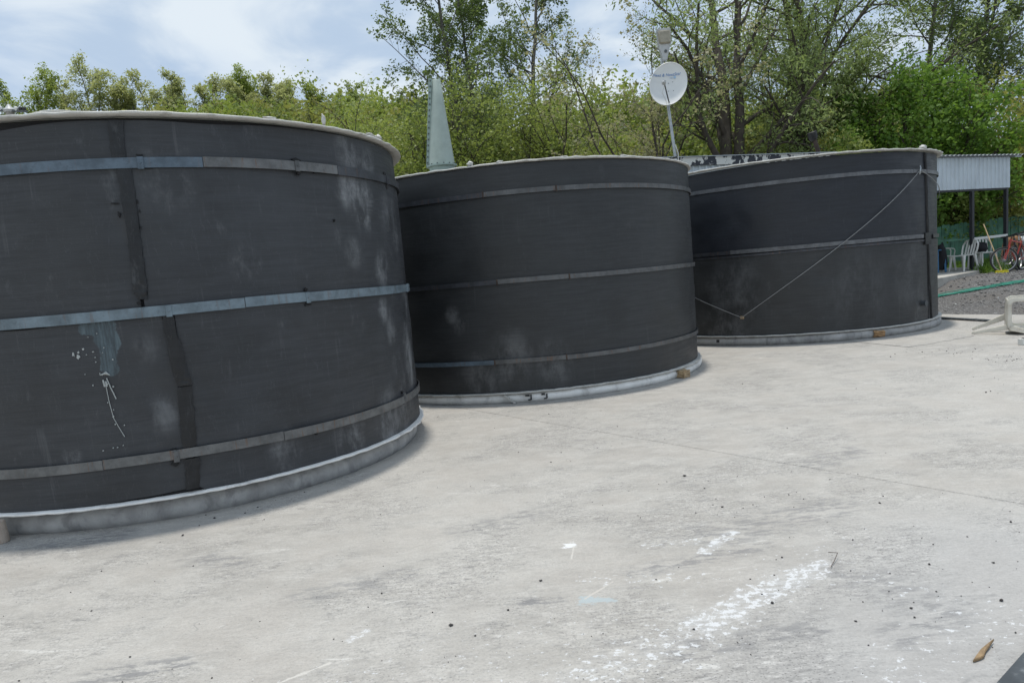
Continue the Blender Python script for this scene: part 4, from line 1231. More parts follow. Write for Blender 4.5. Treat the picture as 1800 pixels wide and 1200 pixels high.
# ------------------------------------------------------------------ bicycles, broom, sacks
def bicycle(label, loc, rz, lean, steer, mat, group):
    t_ = thing('bicycle', label, 'bicycle', loc, group=group, rot=(R_(lean), 0, rz))
    def wheel(c_, M3):
        root_ = MB(); root_.tube([c_ + M3 @ Vector((.315 * math.cos(a), 0, .315 * math.sin(a))) for a in np.linspace(0, 2 * PI, 40, endpoint=False)], .024, 8, closed=True)
        wo = root_.build('wheel', M['rubber'], t_, smooth=True)
        r2_ = MB(); r2_.tube([c_ + M3 @ Vector((.288 * math.cos(a), 0, .288 * math.sin(a))) for a in np.linspace(0, 2 * PI, 40, endpoint=False)], .013, 6, closed=True); r2_.build('rim', M['alu'], wo, smooth=True)
        sp_ = MB()
        for k in range(24):
            a = 2 * PI * k / 24
            sp_.tube([c_ + M3 @ Vector((.02 * math.cos(a + .8), .02 * (-1) ** k, .02 * math.sin(a + .8))), c_ + M3 @ Vector((.285 * math.cos(a), 0, .285 * math.sin(a)))], .0018, 4)
        so = sp_.build('spokes', M['alu'], wo); so['kind'] = 'stuff'
        hb_ = MB(); hb_.tube([c_ + M3 @ Vector((0, -.05, 0)), c_ + M3 @ Vector((0, .05, 0))], .022, 10); hb_.build('hub', M['alu'], wo)
    I3 = Matrix.Identity(3)
    head_t, head_b = Vector((.36, 0, .86)), Vector((.41, 0, .70))
    axis = (head_t - head_b).normalized()
    St = Matrix.Rotation(R_(steer), 3, axis)
    fa = head_b + St @ (Vector((.53, 0, .335)) - head_b)
    rear = Vector((-.50, 0, .335)); bb = Vector((-.08, 0, .29)); seat_t = Vector((-.22, 0, .80))
    wheel(fa, St); wheel(rear, I3)
    f_ = MB()
    f_.tube([head_b, bb], .021, 8); f_.tube([head_t - axis * .03, seat_t - Vector((-.01, 0, .06))], .018, 8); f_.tube([bb, seat_t], .018, 8); f_.tube([head_b - axis * .02, head_t + axis * .01], .024, 8)
    for s_ in (1, -1):
        f_.tube([bb + Vector((0, .02 * s_, 0)), rear + Vector((0, .055 * s_, 0))], .011, 6); f_.tube([seat_t + Vector((.02, .015 * s_, -.07)), rear + Vector((0, .055 * s_, 0))], .010, 6)
    f_.build('frame', M[mat], t_, smooth=True)
    k_ = MB()
    for s_ in (1, -1):
        k_.tube([head_b + St @ Vector((0, .03 * s_, -.02)), head_b + St @ Vector((.03, .05 * s_, -.10)), fa + St @ Vector((0, .05 * s_, 0))], .014, 8)
    k_.build('fork', M[mat], t_, smooth=True)
    h_ = MB(); hc = head_t + axis * .08 + St @ Vector((.06, 0, .02))
    h_.tube([head_t, head_t + axis * .08, hc], .014, 8); h_.tube([hc + St @ Vector((-.05, -.30, .02)), hc + St @ Vector((0, -.10, 0)), hc, hc + St @ Vector((0, .10, 0)), hc + St @ Vector((-.05, .30, .02))], .012, 8)
    ho = h_.build('handlebar', M['black'], t_, smooth=True)
    for s_ in (1, -1):
        gp = MB(); gp.tube([hc + St @ Vector((-.03, .20 * s_, .012)), hc + St @ Vector((-.055, .31 * s_, .022))], .019, 8); gp.build('grip', M['black'], ho)
    s2 = MB(); s2.tube([seat_t, seat_t + Vector((-.03, 0, .12))], .013, 8); s2.build('seat_post', M['alu'], t_)
    sa = MB(); sc_ = seat_t + Vector((-.04, 0, .13))
    sa.add([sc_ + Vector(p) for p in ((.15, -.02, 0), (.15, .02, 0), (0, .05, .0), (-.13, .08, .02), (-.13, -.08, .02), (0, -.05, 0), (.15, -.015, .035), (.15, .015, .035), (0, .045, .045), (-.13, .07, .06), (-.13, -.07, .06), (0, -.045, .045))],
           [(0, 1, 2, 5), (5, 2, 3, 4), (6, 11, 8, 7), (11, 10, 9, 8), (0, 6, 7, 1), (1, 7, 8, 2), (2, 8, 9, 3), (3, 9, 10, 4), (4, 10, 11, 5), (5, 11, 6, 0)])
    sa.build('saddle', M['black'], t_, bevel=.012)
    cr_ = MB(); cr_.tube([bb + Vector((.09 * math.cos(a), -.05, .09 * math.sin(a))) for a in np.linspace(0, 2 * PI, 24, endpoint=False)], .006, 5, closed=True)
    for s_ in (1, -1):
        e_ = bb + Vector((.12 * s_, -.075 * s_, -.10 * s_)); cr_.tube([bb + Vector((0, -.07 * s_, 0)), e_], .011, 6); cr_.box(e_ + Vector((0, -.05 * s_, 0)), (.09, .08, .02))
    cr_.build('crank', M['alu'], t_)
    return t_


GB = gz(13.6, 19.2)
hd = math.atan2(-.50, -.86)
bicycle('red bicycle with its front wheel turned, leaning by the right shelter post', (13.58, 19.06, gz(13.58, 19.06)), hd, -9, -46, 'red', 'bicycles by the shelter post')
bicycle('second bicycle, mostly hidden behind the red one beside the pale sacks', (14.25, 19.62, gz(14.25, 19.62)), hd + .25, 8, -12, 'black', 'bicycles by the shelter post')
br = thing('broom', 'yellow broom with a long wooden handle leaning beside the bicycle', 'broom')
b0 = Vector((13.05, 18.70, gz(13.05, 18.7))); b1 = Vector((12.97, 19.3, 1.852))
m = MB(); m.tube([b0 + Vector((0, 0, .05)), b1], .014, 8); m.build('handle', M['handle'], br, smooth=True)
m = MB(); m.bar(b0 + Vector((-.15, .03, .045)), b0 + Vector((.15, -.03, .045)), .05, .05); m.build('head', M['yellow'], br, bevel=.01)
m = MB()
for k in range(14):
    p = b0 + Vector((-.145 + .29 * k / 13, .03 - .06 * k / 13, .03)); m.bar(p, p + Vector((random.Random(k).uniform(-.02, .02), -.02, -.035)), .018, .04)
o = m.build('bristles', M['yellow'], br); o['kind'] = 'stuff'
g0 = gz(15.9, 21.7)
o1 = blob('woven_sack', (15.78, 21.5, g0 + .24), (.48, .34, .26), 'sack', 'crumpled pale woven sack at the bottom of the stack beside the bicycles', 'sack', 5, amp=.28)
o2 = blob('woven_sack', (15.98, 21.55, g0 + .70), (.40, .30, .25), 'sack', 'striped pale woven sack on top of the crumpled one', 'sack', 6, amp=.2)
for o_ in (o1, o2): o_['group'] = 'woven sacks by the bicycles'
m = MB()
for k in range(5):
    x = -.22 + .11 * k; m.bar((x, -.315, -.12), (x + .02, -.30, .14), .035, .012, (0, 1, 0))
m.bar((-.33, -.25, .17), (.3, -.27, .20), .03, .03)
m.build('sack_stripes', M['sack_print'], o2)
o3 = blob('woven_sack', (17.0, 22.3, gz(17, 22.3) + .3), (.5, .35, .32), 'sack', 'woven sack at the right picture edge behind the others', 'sack', 8, amp=.25); o3['group'] = 'woven sacks by the bicycles'
blob('burlap_bundle', (15.22, 21.4, gz(15.22, 21.4) + .40), (.20, .2, .44), 'brown', 'dark brown burlap bundle behind the right shelter post', 'bundle', 12, amp=.35)

# green board fence behind the shelter
fn = thing('green_fence', 'dull green board fence with a ragged top behind the shelter', 'fence')
rf = random.Random(21)
F0, F1 = Vector((9.5, 22.15)), Vector((22.5, 27.05)); fdir = (F1 - F0).normalized(); FL = (F1 - F0).length
s_ = 0.0; k = 0
while s_ < FL:
    w_ = rf.uniform(.17, .25); p = F0 + fdir * (s_ + w_ / 2)
    zt = 1.97 + .16 * (s_ - 5.35) / 4.2 + rf.uniform(-.035, .03); zb = gz(p.x, p.y) - .05
    m = MB(); d_ = fdir * (w_ / 2 - .004); nn = Vector((fdir.y, -fdir.x)) * (.012 + .006 * (k % 2))
    yo = Vector((fdir.y, -fdir.x)) * rf.uniform(-.008, .008)
    pol = [(-1, zb), (1, zb), (1, zt - rf.uniform(0, .03)), (.3, zt), (-.5, zt - rf.uniform(0, .02)), (-1, zt - rf.uniform(0, .04))]
    vs = [(p.x + d_.x * u + nn.x + yo.x, p.y + d_.y * u + nn.y + yo.y, z) for u, z in pol] + [(p.x + d_.x * u - nn.x + yo.x, p.y + d_.y * u - nn.y + yo.y, z) for u, z in pol]
    n = len(pol); m.add(vs, [tuple(range(n)), tuple(range(2 * n - 1, n - 1, -1))] + [(i, i + n, (i + 1) % n + n, (i + 1) % n) for i in range(n)])
    m.build('board', M['fence'], fn)
    s_ += w_; k += 1
m = MB(); m.bar((F0.x + .04, F0.y + .05, 1.2), (F1.x + .04, F1.y + .05, 1.4), .04, .07); m.build('fence_rail', M['fence'], fn)

# teal netting rolled out over the gravel
nt = MB(); rn = random.Random(8)
for k in range(11):
    pts = []
    off_ = rn.uniform(-.07, .07); ph = rn.uniform(0, 6)
    for i in range(26):
        u = i / 25; x = 9.0 + 4.2 * u; y = 16.95 - 1.9 * u + off_ * (1 + .8 * math.sin(u * 5 + ph)) + .05 * math.sin(u * 17 + ph * 2)
        pts.append((x, y, gz(x, y) + .016 + .02 * abs(math.sin(u * 9 + ph))))
    nt.tube(pts, .008, 5)
tag(nt.build('green_net', M['net'], smooth=True), 'bunched strip of teal green netting stretched across the grey gravel', 'net')

# overturned chair at the right picture edge
oc = thing('broken_chair', 'broken ivory plastic armchair tipped on its back on the concrete, legs to the left', 'chair', (7.93, 11.25, .0), R_(-33))
def loop(y, name):
    m_ = MB(); pts_ = []
    for cx, cz, a0 in ((.41, .50, 0), (.075, .50, 90), (.075, .145, 180), (.41, .145, 270)):
        for k_ in range(6):
            a = R_(a0 + 90 * k_ / 5); pts_.append((cx + .075 * math.cos(a), cz + .075 * math.sin(a)))
    n_ = len(pts_); V_, F_ = [], []
    cxm, czm = .24, .32
    def inset(p, d):
        return (cxm + (p[0] - cxm) * (1 - d / .26), czm + (p[1] - czm) * (1 - d / .26))
    for yy in (y - .03, y + .03):
        V_ += [(p[0], yy, p[1]) for p in pts_]
        V_ += [(inset(p, .062)[0], yy, inset(p, .062)[1]) for p in pts_]
    for i in range(n_):
        j = (i + 1) % n_
        F_ += [(i, j, n_ + j, n_ + i), (2 * n_ + i, 3 * n_ + i, 3 * n_ + j, 2 * n_ + j), (i, 2 * n_ + i, 2 * n_ + j, j), (n_ + i, n_ + j, 3 * n_ + j, 3 * n_ + i)]
    m_.add(V_, F_); return m_.build(name, M['old_plastic'], oc, bevel=.010, smooth=True)
loop(-.24, 'armrest'); loop(.24, 'armrest')
m = MB(); m.prism([(-.02, .08), (.02, .07), (.035, .30), (.03, .52), (-.01, .56), (-.02, .30)], 'y', -.22, .22); m.build('seat', M['old_plastic'], oc, bevel=.010, smooth=True)
m = MB(); m.prism([(.02, .045), (.50, .02), (.82, .015), (.82, .05), (.50, .06), (.03, .10)], 'y', -.21, .21); m.build('backrest', M['old_plastic'], oc, bevel=.010, smooth=True)
def lleg(p, q, w0, w1, name='leg'):
    m_ = MB(); p, q = Vector(p), Vector(q); d_ = (q - p).normalized(); x = d_.cross(Vector((0, 1, 0))).normalized(); y = Vector((0, 1, 0))
    vs_ = []
    for c_, w_ in ((p, w0), ((p + q) / 2, (w0 + w1) / 2), (q, w1)):
        vs_ += [c_ + x * w_ + y * w_ * .8, c_ - x * w_ + y * w_ * .8, c_ - x * w_ - y * w_ * .8, c_ + x * w_ - y * w_ * .8]
    m_.add(vs_, [(0, 1, 2, 3), (11, 10, 9, 8)] + [(i * 4 + j, (i + 1) * 4 + j, (i + 1) * 4 + (j + 1) % 4, i * 4 + (j + 1) % 4) for i in range(2) for j in range(4)])
    m_.build(name, M['old_plastic'], oc, bevel=.008, smooth=True)
lleg((.01, -.20, .115), (-.47, -.10, .018), .042, .018); lleg((.0, .20, .245), (-.465, .16, .05), .048, .018)
lleg((.03, -.25, .11), (.42, -.55, .02), .040, .030)
# small boxes of scrap by the chair
sc = thing('scrap_profile', 'short black and white plastic offcut on the concrete below the broken chair', 'offcut', (7.25, 9.93, 0), R_(20))
m = MB(); m.box((.08, 0, .05), (.20, .06, .09)); m.build('black_block', M['black'], sc, bevel=.006)
m = MB(); m.box((-.055, 0, .045), (.055, .07, .085)); m.build('white_end', M['plastic'], sc, bevel=.004)

# steel edging, strips, stick, wire
er = thing('steel_edging', 'dark worn steel edging along the concrete at the lower right corner', 'edging', (1.712, 2.415, 0), math.atan2(.61, .79))
m = MB(); m.box((.4, -.045, .012), (3.4, .085, .022)); m.build('flat_flange', M['steel'], er, bevel=.003)
m = MB(); m.box((.4, -.092, .007), (3.4, .010, .012)); m.build('slot', M['void'], er)
m = MB(); m.box((.4, -.120, .017), (3.4, .045, .034)); m.build('raised_lip', M['steel_pale'], er, bevel=.004)
m = MB(); m.box((.4, -.151, .004), (3.4, .014, .006)); m.build('slot', M['void'], er)
m = MB(); m.box((.4, -.30, .010), (3.4, .28, .018)); m.build('flat_flange', M['steel_pale'], er, bevel=.003)
fbm = MB(); fbm.bar((8.50, 14.15, .028), (8.76, 12.75, .028), .13, .028)
tag(fbm.build('steel_flat', M['steel'], bevel=.003), 'dark steel flat lying on the screed between the farthest tank and the chair', 'steel bar')
# splinter of wood
sv = [(0, 0), (.05, .006), (.12, .012), (.20, .008), (.245, .004), (.16, -.006), (.12, -.008), (.07, -.020), (.045, -.016)]
m = MB(); m.prism(sv, 'z', .0, .012)
o = m.build('wood_splinter', M['chip'], bevel=.002); o.scale = (.85, .8, 1); o.location = (1.64, 2.50, .001); o.rotation_euler = (0, R_(-2), math.atan2(.13, .18)); tag(o, 'flat brown wood splinter on the concrete near the steel edging', 'splinter')
m = MB(); m.tube([(1.515, 3.40, .008), (1.56, 3.46, .012), (1.60, 3.51, .03), (1.57, 3.55, .02)], .0018, 5)
tag(m.build('bent_wire', M['iron'], smooth=True), 'small bent rusty wire on the concrete by the white paint streak', 'wire')

# grit and scraps
def scatter(name, pts, sizes, mat, seed, kind='stuff', squash=.6):
    r_ = np.random.default_rng(seed)
    base_v = np.array([(1, 0, 0), (-1, 0, 0), (0, 1, 0), (0, -1, 0), (0, 0, 1), (0, 0, -1)], float)
    base_f = np.array([(0, 2, 4), (2, 1, 4), (1, 3, 4), (3, 0, 4), (2, 0, 5), (1, 2, 5), (3, 1, 5), (0, 3, 5)])
    N_ = len(pts); a = r_.uniform(0, 2 * PI, N_)
    V_ = base_v[None] * (1 + r_.uniform(-.35, .35, (N_, 6, 3))) * sizes[:, None, None] * np.array([1, 1, squash]) * r_.uniform(.6, 1.3, (N_, 1, 3))
    c_, s__ = np.cos(a)[:, None], np.sin(a)[:, None]
    V_ = np.stack([V_[..., 0] * c_ - V_[..., 1] * s__, V_[..., 0] * s__ + V_[..., 1] * c_, V_[..., 2]], -1) + np.asarray(pts)[:, None]
    F_ = base_f[None] + (np.arange(N_) * 6)[:, None, None]
    return tag(np_mesh(name, V_, F_, 3, mat), kind=kind)


rg = np.random.default_rng(5)
P_, Z_ = [], []
for _ in range(900):
    y = 2.3 * (14 / 2.3) ** rg.random(); x = rg.uniform(-.85, .9) * y
    P_.append((x, y)); Z_.append(np.clip(rg.lognormal(-5.9, .5), .0012, .011))
for cx, cy, n_, s_ in ((6.3, 8.9, 60, .22), (6.0, 9.9, 40, .3), (1.9, 3.2, 22, .35), (-2.2, 5.5, 25, .4), (5.2, 7.4, 25, .3), (1.4, 4.6, 30, .35)):
    for _ in range(n_):
        P_.append((rg.normal(cx, s_), rg.normal(cy, s_))); Z_.append(np.clip(rg.lognormal(-5.35, .5), .002, .016))
P_ = np.array(P_); Z_ = np.array(Z_)
ok = np.ones(len(P_), bool)
for (cx, cy, R) in ((-3.365, 7.34, 2.36), (.292, 11.426, 2.72), (5.717, 14.783, 2.88)):
    ok &= np.hypot(P_[:, 0] - cx, P_[:, 1] - cy) > R
P_, Z_ = P_[ok], Z_[ok]
scatter('loose_grit', np.column_stack([P_, Z_ * .5]), Z_, M['stone'], 6)
N = 6500
gx = rg.uniform(8.2, 20, N); gy = rg.uniform(11, 21.5, N)
dd = (gx - 9.1) * .875 + (gy - 14.9) * .485
ok = dd > .06
gx, gy = gx[ok], gy[ok]
scatter('loose_gravel', np.column_stack([gx, gy, ground(gx, gy) + .01]), rg.uniform(.010, .032, len(gx)), M['chips'], 7)
ii = rg.choice(len(gx), 60)
scatter('pale_scraps', np.column_stack([gx[ii] + .03, gy[ii], ground(gx[ii], gy[ii]) + .02]), rg.uniform(.012, .032, 60), M['pale_chip'], 8)

# utility pole top at far left
up_ = thing('utility_pole', 'grey utility pole with insulators on a crossarm, just above the near tank rim', 'utility pole', (-14.2, 22.0, gz(-14.2, 22)))
hh = 7.70 - gz(-14.2, 22)
m = MB(); m.tube([(0, 0, 0), (0, 0, hh - .1)], [.16, .11], 14); m.build('pole', M['pole_conc'], up_, smooth=True)
m = MB(); m.tube([(0, 0, hh - .12), (0, 0, hh - .05), (0, 0, hh + .02), (0, 0, hh + .12)], [.14, .17, .09, .03], 14); m.build('pole_cap', M['lamp_grey'], up_, smooth=True)
m = MB(); m.bar((-.55, -.05, hh - .02), (.55, -.05, hh - .14), .06, .06); m.build('crossarm', M['bolt'], up_)
for x in (-.45, -.22, .24, .36, .47):
    m = MB(); z = hh - .08 - .11 * x; m.tube([(x, -.05, z), (x, -.05, z + .06), (x, -.05, z + .09), (x, -.05, z + .13)], [.03, .055, .055, .025], 10); m.build('insulator', M['porcelain'] if x < .3 else M['black'], up_, smooth=True)
# ------------------------------------------------------------------ vegetation
LEAF = {
    'alder': leaf_material('alder_leaf', (0.086, 0.132, 0.046), (0.207, 0.265, 0.098), 0.42),
    'pale': leaf_material('pale_leaf', (0.155, 0.148, 0.080), (0.40, 0.385, 0.235), 0.42),
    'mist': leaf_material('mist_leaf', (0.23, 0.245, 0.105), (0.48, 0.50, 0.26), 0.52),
    'wood_olive': leaf_material('wood_olive_leaf', (0.138, 0.155, 0.046), (0.345, 0.351, 0.115), 0.40),
    'wood_spring': leaf_material('wood_spring_leaf', (0.121, 0.172, 0.039), (0.310, 0.374, 0.098), 0.40),
    'wood_bush': leaf_material('wood_bush_leaf', (0.100, 0.144, 0.037), (0.281, 0.338, 0.106), 0.40),
    'willow': leaf_material('willow_leaf', (0.138, 0.201, 0.067), (0.328, 0.397, 0.161), 0.42),
    'maple': leaf_material('maple_leaf', (0.085, 0.172, 0.030), (0.235, 0.375, 0.072), 0.42),
    'olive': leaf_material('olive_leaf', (0.165, 0.185, 0.050), (0.385, 0.390, 0.120), 0.42),
    'spring': leaf_material('spring_leaf', (0.150, 0.205, 0.042), (0.365, 0.430, 0.110), 0.42),
    'bush': leaf_material('bush_leaf', (0.125, 0.175, 0.043), (0.356, 0.413, 0.125), 0.42),
}


def unit(v):
    return v / (np.linalg.norm(v) + 1e-9)


class Tree:
    def __init__(s, seed):
        s.r = np.random.default_rng(seed)
        s.lines, s.anch, s.az = [], [], 0.0

    def branch(s, p, d, L, rad, lvl, sp):
        """sp: per-level dict lists n, wander, trop, kids, ang, ratio, start"""
        r = s.r
        n = sp['n'][lvl]; step = L / n
        pts, dirs = [p], []
        for i in range(n):
            d = unit(d + r.normal(0, sp['wander'][lvl], 3) + np.array([0, 0, sp['trop'][lvl]]))
            p = p + d * step
            pts.append(p); dirs.append(d)
        rr = np.linspace(rad, rad * sp.get('taper', .28), n + 1)
        s.lines.append((pts, rr, lvl))
        last = len(sp['n']) - 1
        if lvl == last:
            for i in range(1, n + 1): s.anch.append(pts[i])
            s.anch.append((pts[-1] + pts[-2]) / 2)
            return
        K = sp['kids'][lvl]
        for k in range(K):
            t = sp['start'][lvl] + (1 - sp['start'][lvl]) * (k + r.uniform(.1, .9)) / K
            f = min(t * n, n - 1e-4); i = int(f)
            q = pts[i] + (pts[i + 1] - pts[i]) * (f - i); dd = dirs[i]
            s.az += 2.4 + r.normal(0, .5)
            x = unit(np.cross(dd, [0.31, 0.17, 0.93] if abs(dd[2]) < .9 else [1, .1, 0])); y = np.cross(dd, x)
            an = R_(sp['ang'][lvl]) * r.uniform(.7, 1.25)
            nd = dd * math.cos(an) + (x * math.cos(s.az) + y * math.sin(s.az)) * math.sin(an)
            sh_ = sp.get('shape', lambda t_, l_: 1 - .55 * t_)(t, lvl)
            s.branch(q, nd, L * sp['ratio'][lvl] * sh_ * r.uniform(.75, 1.2), max(.006, np.interp(t, [0, 1], [rr[0], rr[-1]]) * sp.get('rk', .55)), lvl + 1, sp)

    def wood(s, name, mat, parent, sides=(8, 6, 4, 3, 3), minr=0.0):
        V, F, o = [], [], 0
        for pts, rr, lvl in s.lines:
            if rr[0] < minr: continue
            k = sides[min(lvl, len(sides) - 1)]
            P = np.array(pts); n = len(P)
            T = np.gradient(P, axis=0); T /= np.linalg.norm(T, axis=1, keepdims=True) + 1e-9
            ref = np.array([0.9, 0.3, 0.1]) if abs(T[0, 2]) > .8 else np.array([0, 0, 1.0])
            X = np.cross(T, ref); X /= np.linalg.norm(X, axis=1, keepdims=True) + 1e-9
            Y = np.cross(T, X)
            a = np.arange(k) * 2 * PI / k
            ringv = P[:, None] + (X[:, None] * np.cos(a)[None, :, None] + Y[:, None] * np.sin(a)[None, :, None]) * np.asarray(rr)[:, None, None]
            V.append(ringv.reshape(-1, 3))
            i = np.arange(n - 1)[:, None] * k; j = np.arange(k)[None]; l = (j + 1) % k
            F.append(np.stack([i + j, i + l, i + k + l, i + k + j], -1).reshape(-1, 4) + o)
            o += n * k
        return np_mesh(name, np.concatenate(V), np.concatenate(F), 4, mat, parent, smooth=True)


def leaves(name, A, per, spread, size, asp, mat, parent, seed, droop=0.0, up_bias=.4, tint_var=.28):
    r = np.random.default_rng(seed)
    A = np.asarray(A); N = len(A) * per
    # clump tone comes from where the clump sits, so neighbouring twigs share it
    q = A * .9
    tone = .5 + .22 * np.sin(q[:, 0] * 1.7 + 2 * np.sin(q[:, 2] * 1.3)) * np.cos(q[:, 1] * 1.9 + q[:, 2]) + r.normal(0, .12, len(A))
    tone = np.repeat(tone, per)
    C = np.repeat(A, per, 0) + r.normal(0, spread, (N, 3)) * np.array([1, 1, .8])
    nrm_ = r.normal(0, 1, (N, 3)); nrm_[:, 2] = np.abs(nrm_[:, 2]) + up_bias
    nrm_ /= np.linalg.norm(nrm_, axis=1, keepdims=True)
    d = r.normal(0, 1, (N, 3)); d[:, 2] -= droop
    d -= nrm_ * (d * nrm_).sum(1, keepdims=True) * (1 if droop == 0 else .6)
    d /= np.linalg.norm(d, axis=1, keepdims=True) + 1e-9
    w = np.cross(nrm_, d); w /= np.linalg.norm(w, axis=1, keepdims=True) + 1e-9
    sz = size * np.clip(r.lognormal(-.06, .38, (N, 1)), .35, 1.9)
    a = C; b = C + d * sz * .5 + w * sz * asp * .5 + nrm_ * sz * .06; c = C + d * sz; e = C + d * sz * .5 - w * sz * asp * .5 + nrm_ * sz * .06
    V = np.stack([a, b, c, e], 1).reshape(-1, 3)
    F = np.arange(N * 4).reshape(-1, 4)
    tint = np.clip(tone + r.normal(0, tint_var * .5, N), 0, 1)
    return np_mesh(name, V, F, 4, mat, parent, attr=np.repeat(tint, 4))


UP = np.array([0, 0, 1.0])


def make_tree(name, label, loc, sp, H, rad, leaf, seed, cat='tree', group=None, stems=((0, 0, 1),), bark='bark', fill=None, minr=0.0, sink=.15, trunk_leaf=0):
    """leaf: (material, per, spread, size, aspect, droop); fill: list of (cx,cy,cz,rx,ry,rz,count)"""
    x, y = loc
    t_ = thing(name, label, cat, (x, y, gz(x, y) - sink), group=group)
    T = Tree(seed)
    for i, st in enumerate(stems):
        d = unit(np.array(st[:3], float)); k = st[3] if len(st) > 3 else 1.0
        T.branch(np.array([.12 * math.cos(i * 2.1), .12 * math.sin(i * 2.1), 0]) * (len(stems) > 1), d, H * k, rad * (k ** .5), 0, sp)
    T.wood('trunk', M[bark], t_, minr=minr)
    A = list(T.anch)
    if trunk_leaf:
        for pts, rr, lvl in T.lines:
            if lvl == 0:
                for i in range(1, len(pts)):
                    for _ in range(trunk_leaf): A.append(pts[i] + T.r.normal(0, rr[i] * 1.6 + .08, 3) + (pts[i - 1] - pts[i]) * T.r.random())
    for (cx, cy, cz, rx, ry, rz, n) in (fill or []):
        v = T.r.normal(0, 1, (n, 3)); v /= np.linalg.norm(v, axis=1, keepdims=True)
        f = np.sin(v[:, 0] * 5 + cx * 3 + seed) * np.cos(v[:, 1] * 4.3 + seed) + np.sin(v[:, 2] * 6 + cz)
        v *= (T.r.uniform(.35, 1.0, (n, 1)) ** .5) * (1 + .13 * f[:, None])
        A += list(v * np.array([rx, ry, rz]) + np.array([cx, cy, cz]))
    lm, per, spr, size, asp, droop = leaf
    leaves('crown', A, per, spr, size, asp, LEAF[lm], t_, seed + 1, droop)
    return t_


alder = dict(n=[12, 6, 4, 3], wander=[.05, .13, .2, .25], trop=[.05, .06, .03, .02], kids=[32, 8, 5], ang=[58, 50, 45], ratio=[.40, .42, .45], start=[.22, .25, .2], rk=.38,
             shape=lambda t, l: (1.05 - .75 * t) if l == 0 else (1 - .5 * t))
spread_ = dict(n=[4, 8, 5, 4], wander=[.08, .13, .2, .25], trop=[.05, .05, .05, .02], kids=[8, 9, 6], ang=[42, 45, 48], ratio=[1.5, .42, .42], start=[.35, .2, .2], rk=.5,
               shape=lambda t, l: 1 if l == 0 else (1 - .5 * t))
willow = dict(n=[8, 7, 5, 5], wander=[.10, .14, .2, .22], trop=[.04, .03, .0, -.18], kids=[11, 8, 6], ang=[48, 48, 50], ratio=[.58, .42, .40], start=[.28, .22, .15], rk=.52,
              shape=lambda t, l: 1.1 - .5 * t)
bushy = dict(n=[6, 5, 4], wander=[.15, .2, .25], trop=[.06, .05, .02], kids=[10, 6], ang=[45, 48], ratio=[.50, .45], start=[.10, .1], rk=.55,
             shape=lambda t, l: 1.05 - .45 * t)
slim = dict(n=[8, 5, 4], wander=[.06, .12, .2], trop=[.03, .10, .05], kids=[18, 5], ang=[38, 40], ratio=[.28, .42], start=[.15, .2], rk=.45, shape=lambda t, l: 1.1 - .7 * t)
ridge_sp = dict(n=[6, 6, 4], wander=[.10, .15, .22], trop=[.04, .06, .05], kids=[15, 8], ang=[48, 46], ratio=[.27, .42], start=[.30, .2], rk=.5, shape=lambda t, l: 1.1 - .55 * t)

# tall sparse alders over the middle tank
make_tree('alder_tree', 'tall sparse alder with two straight stems, above the pale green cone', (-1.7, 36), alder, 14.5, .16, ('alder', 3, .10, .105, .8, 0), 101, stems=((-.03, 0, 1), (.10, .02, 1, .97)), bark='bark_grey', group='tall alders')
make_tree('alder_tree', 'tall sparse alder with one straight stem, between the pale green cone and the satellite dish', (2.6, 38), alder, 15.0, .20, ('alder', 3, .10, .105, .8, 0), 102, stems=((-.09, 0, 1),), bark='bark_grey', group='tall alders')
# pale spreading tree and willows beside the lamp post
make_tree('spreading_tree', 'pale leafed tree forking low into spreading dark limbs, left of the satellite dish', (5.75, 25.2), spread_, 4.1, .19, ('pale', 3, .09, .085, .75, 0), 103, stems=((-.06, 0, 1),), trunk_leaf=0)
make_tree('willow_tree', 'grey green willow with a thick dark leaning trunk, right of the satellite dish', (8.0, 25.0), willow, 11.5, .30, ('willow', 4, .14, .125, .32, .6), 104, stems=((-.16, 0, 1), (.10, .1, 1, .86)), trunk_leaf=16)
make_tree('willow_tree', 'broad grey green willow with dark forked limbs, behind the black chimney pipe', (11.4, 27), willow, 12.0, .28, ('willow', 4, .16, .13, .32, .6), 105, stems=((-.05, 0, 1), (.10, 0, 1, .95), (-.26, .05, 1, .62)), trunk_leaf=10,
          fill=[(-.2, 0, 6.5, 2.2, 1.6, 3.0, 420)])
make_tree('maple_tree', 'dense bright green round crowned tree above the open shelter', (14.9, 25.6), bushy, 6.0, .16, ('maple', 14, .20, .115, .75, .2), 106, stems=((-.25, 0, 1), (.25, 0, 1), (0, .2, 1), (.02, -.15, 1, .9), (-.5, 0, .8, .8), (.5, -.05, .8, .8)),
          fill=[(0, 0, 4.3, 2.5, 1.7, 2.6, 420), (-1.0, -.4, 2.9, 1.7, 1.2, 1.6, 200), (1.3, -.2, 3.3, 1.6, 1.2, 1.9, 200), (.4, 0, 6.0, 1.3, 1.1, 1.1, 110)])
make_tree('alder_tree', 'tall thin alder with a sparse crown, behind the bright green tree at its left', (19.0, 33), alder, 13.8, .17, ('alder', 3, .12, .10, .7, 0), 107, bark='bark_grey', group='tall alders')
make_tree('alder_tree', 'tall thin alder with a sparse crown, behind the bright green tree at its right', (22.1, 34), alder, 14.5, .17, ('alder', 3, .12, .10, .7, 0), 108, bark='bark_grey', group='tall alders', stems=((.0, 0, 1), (.12, 0, 1, .8)))
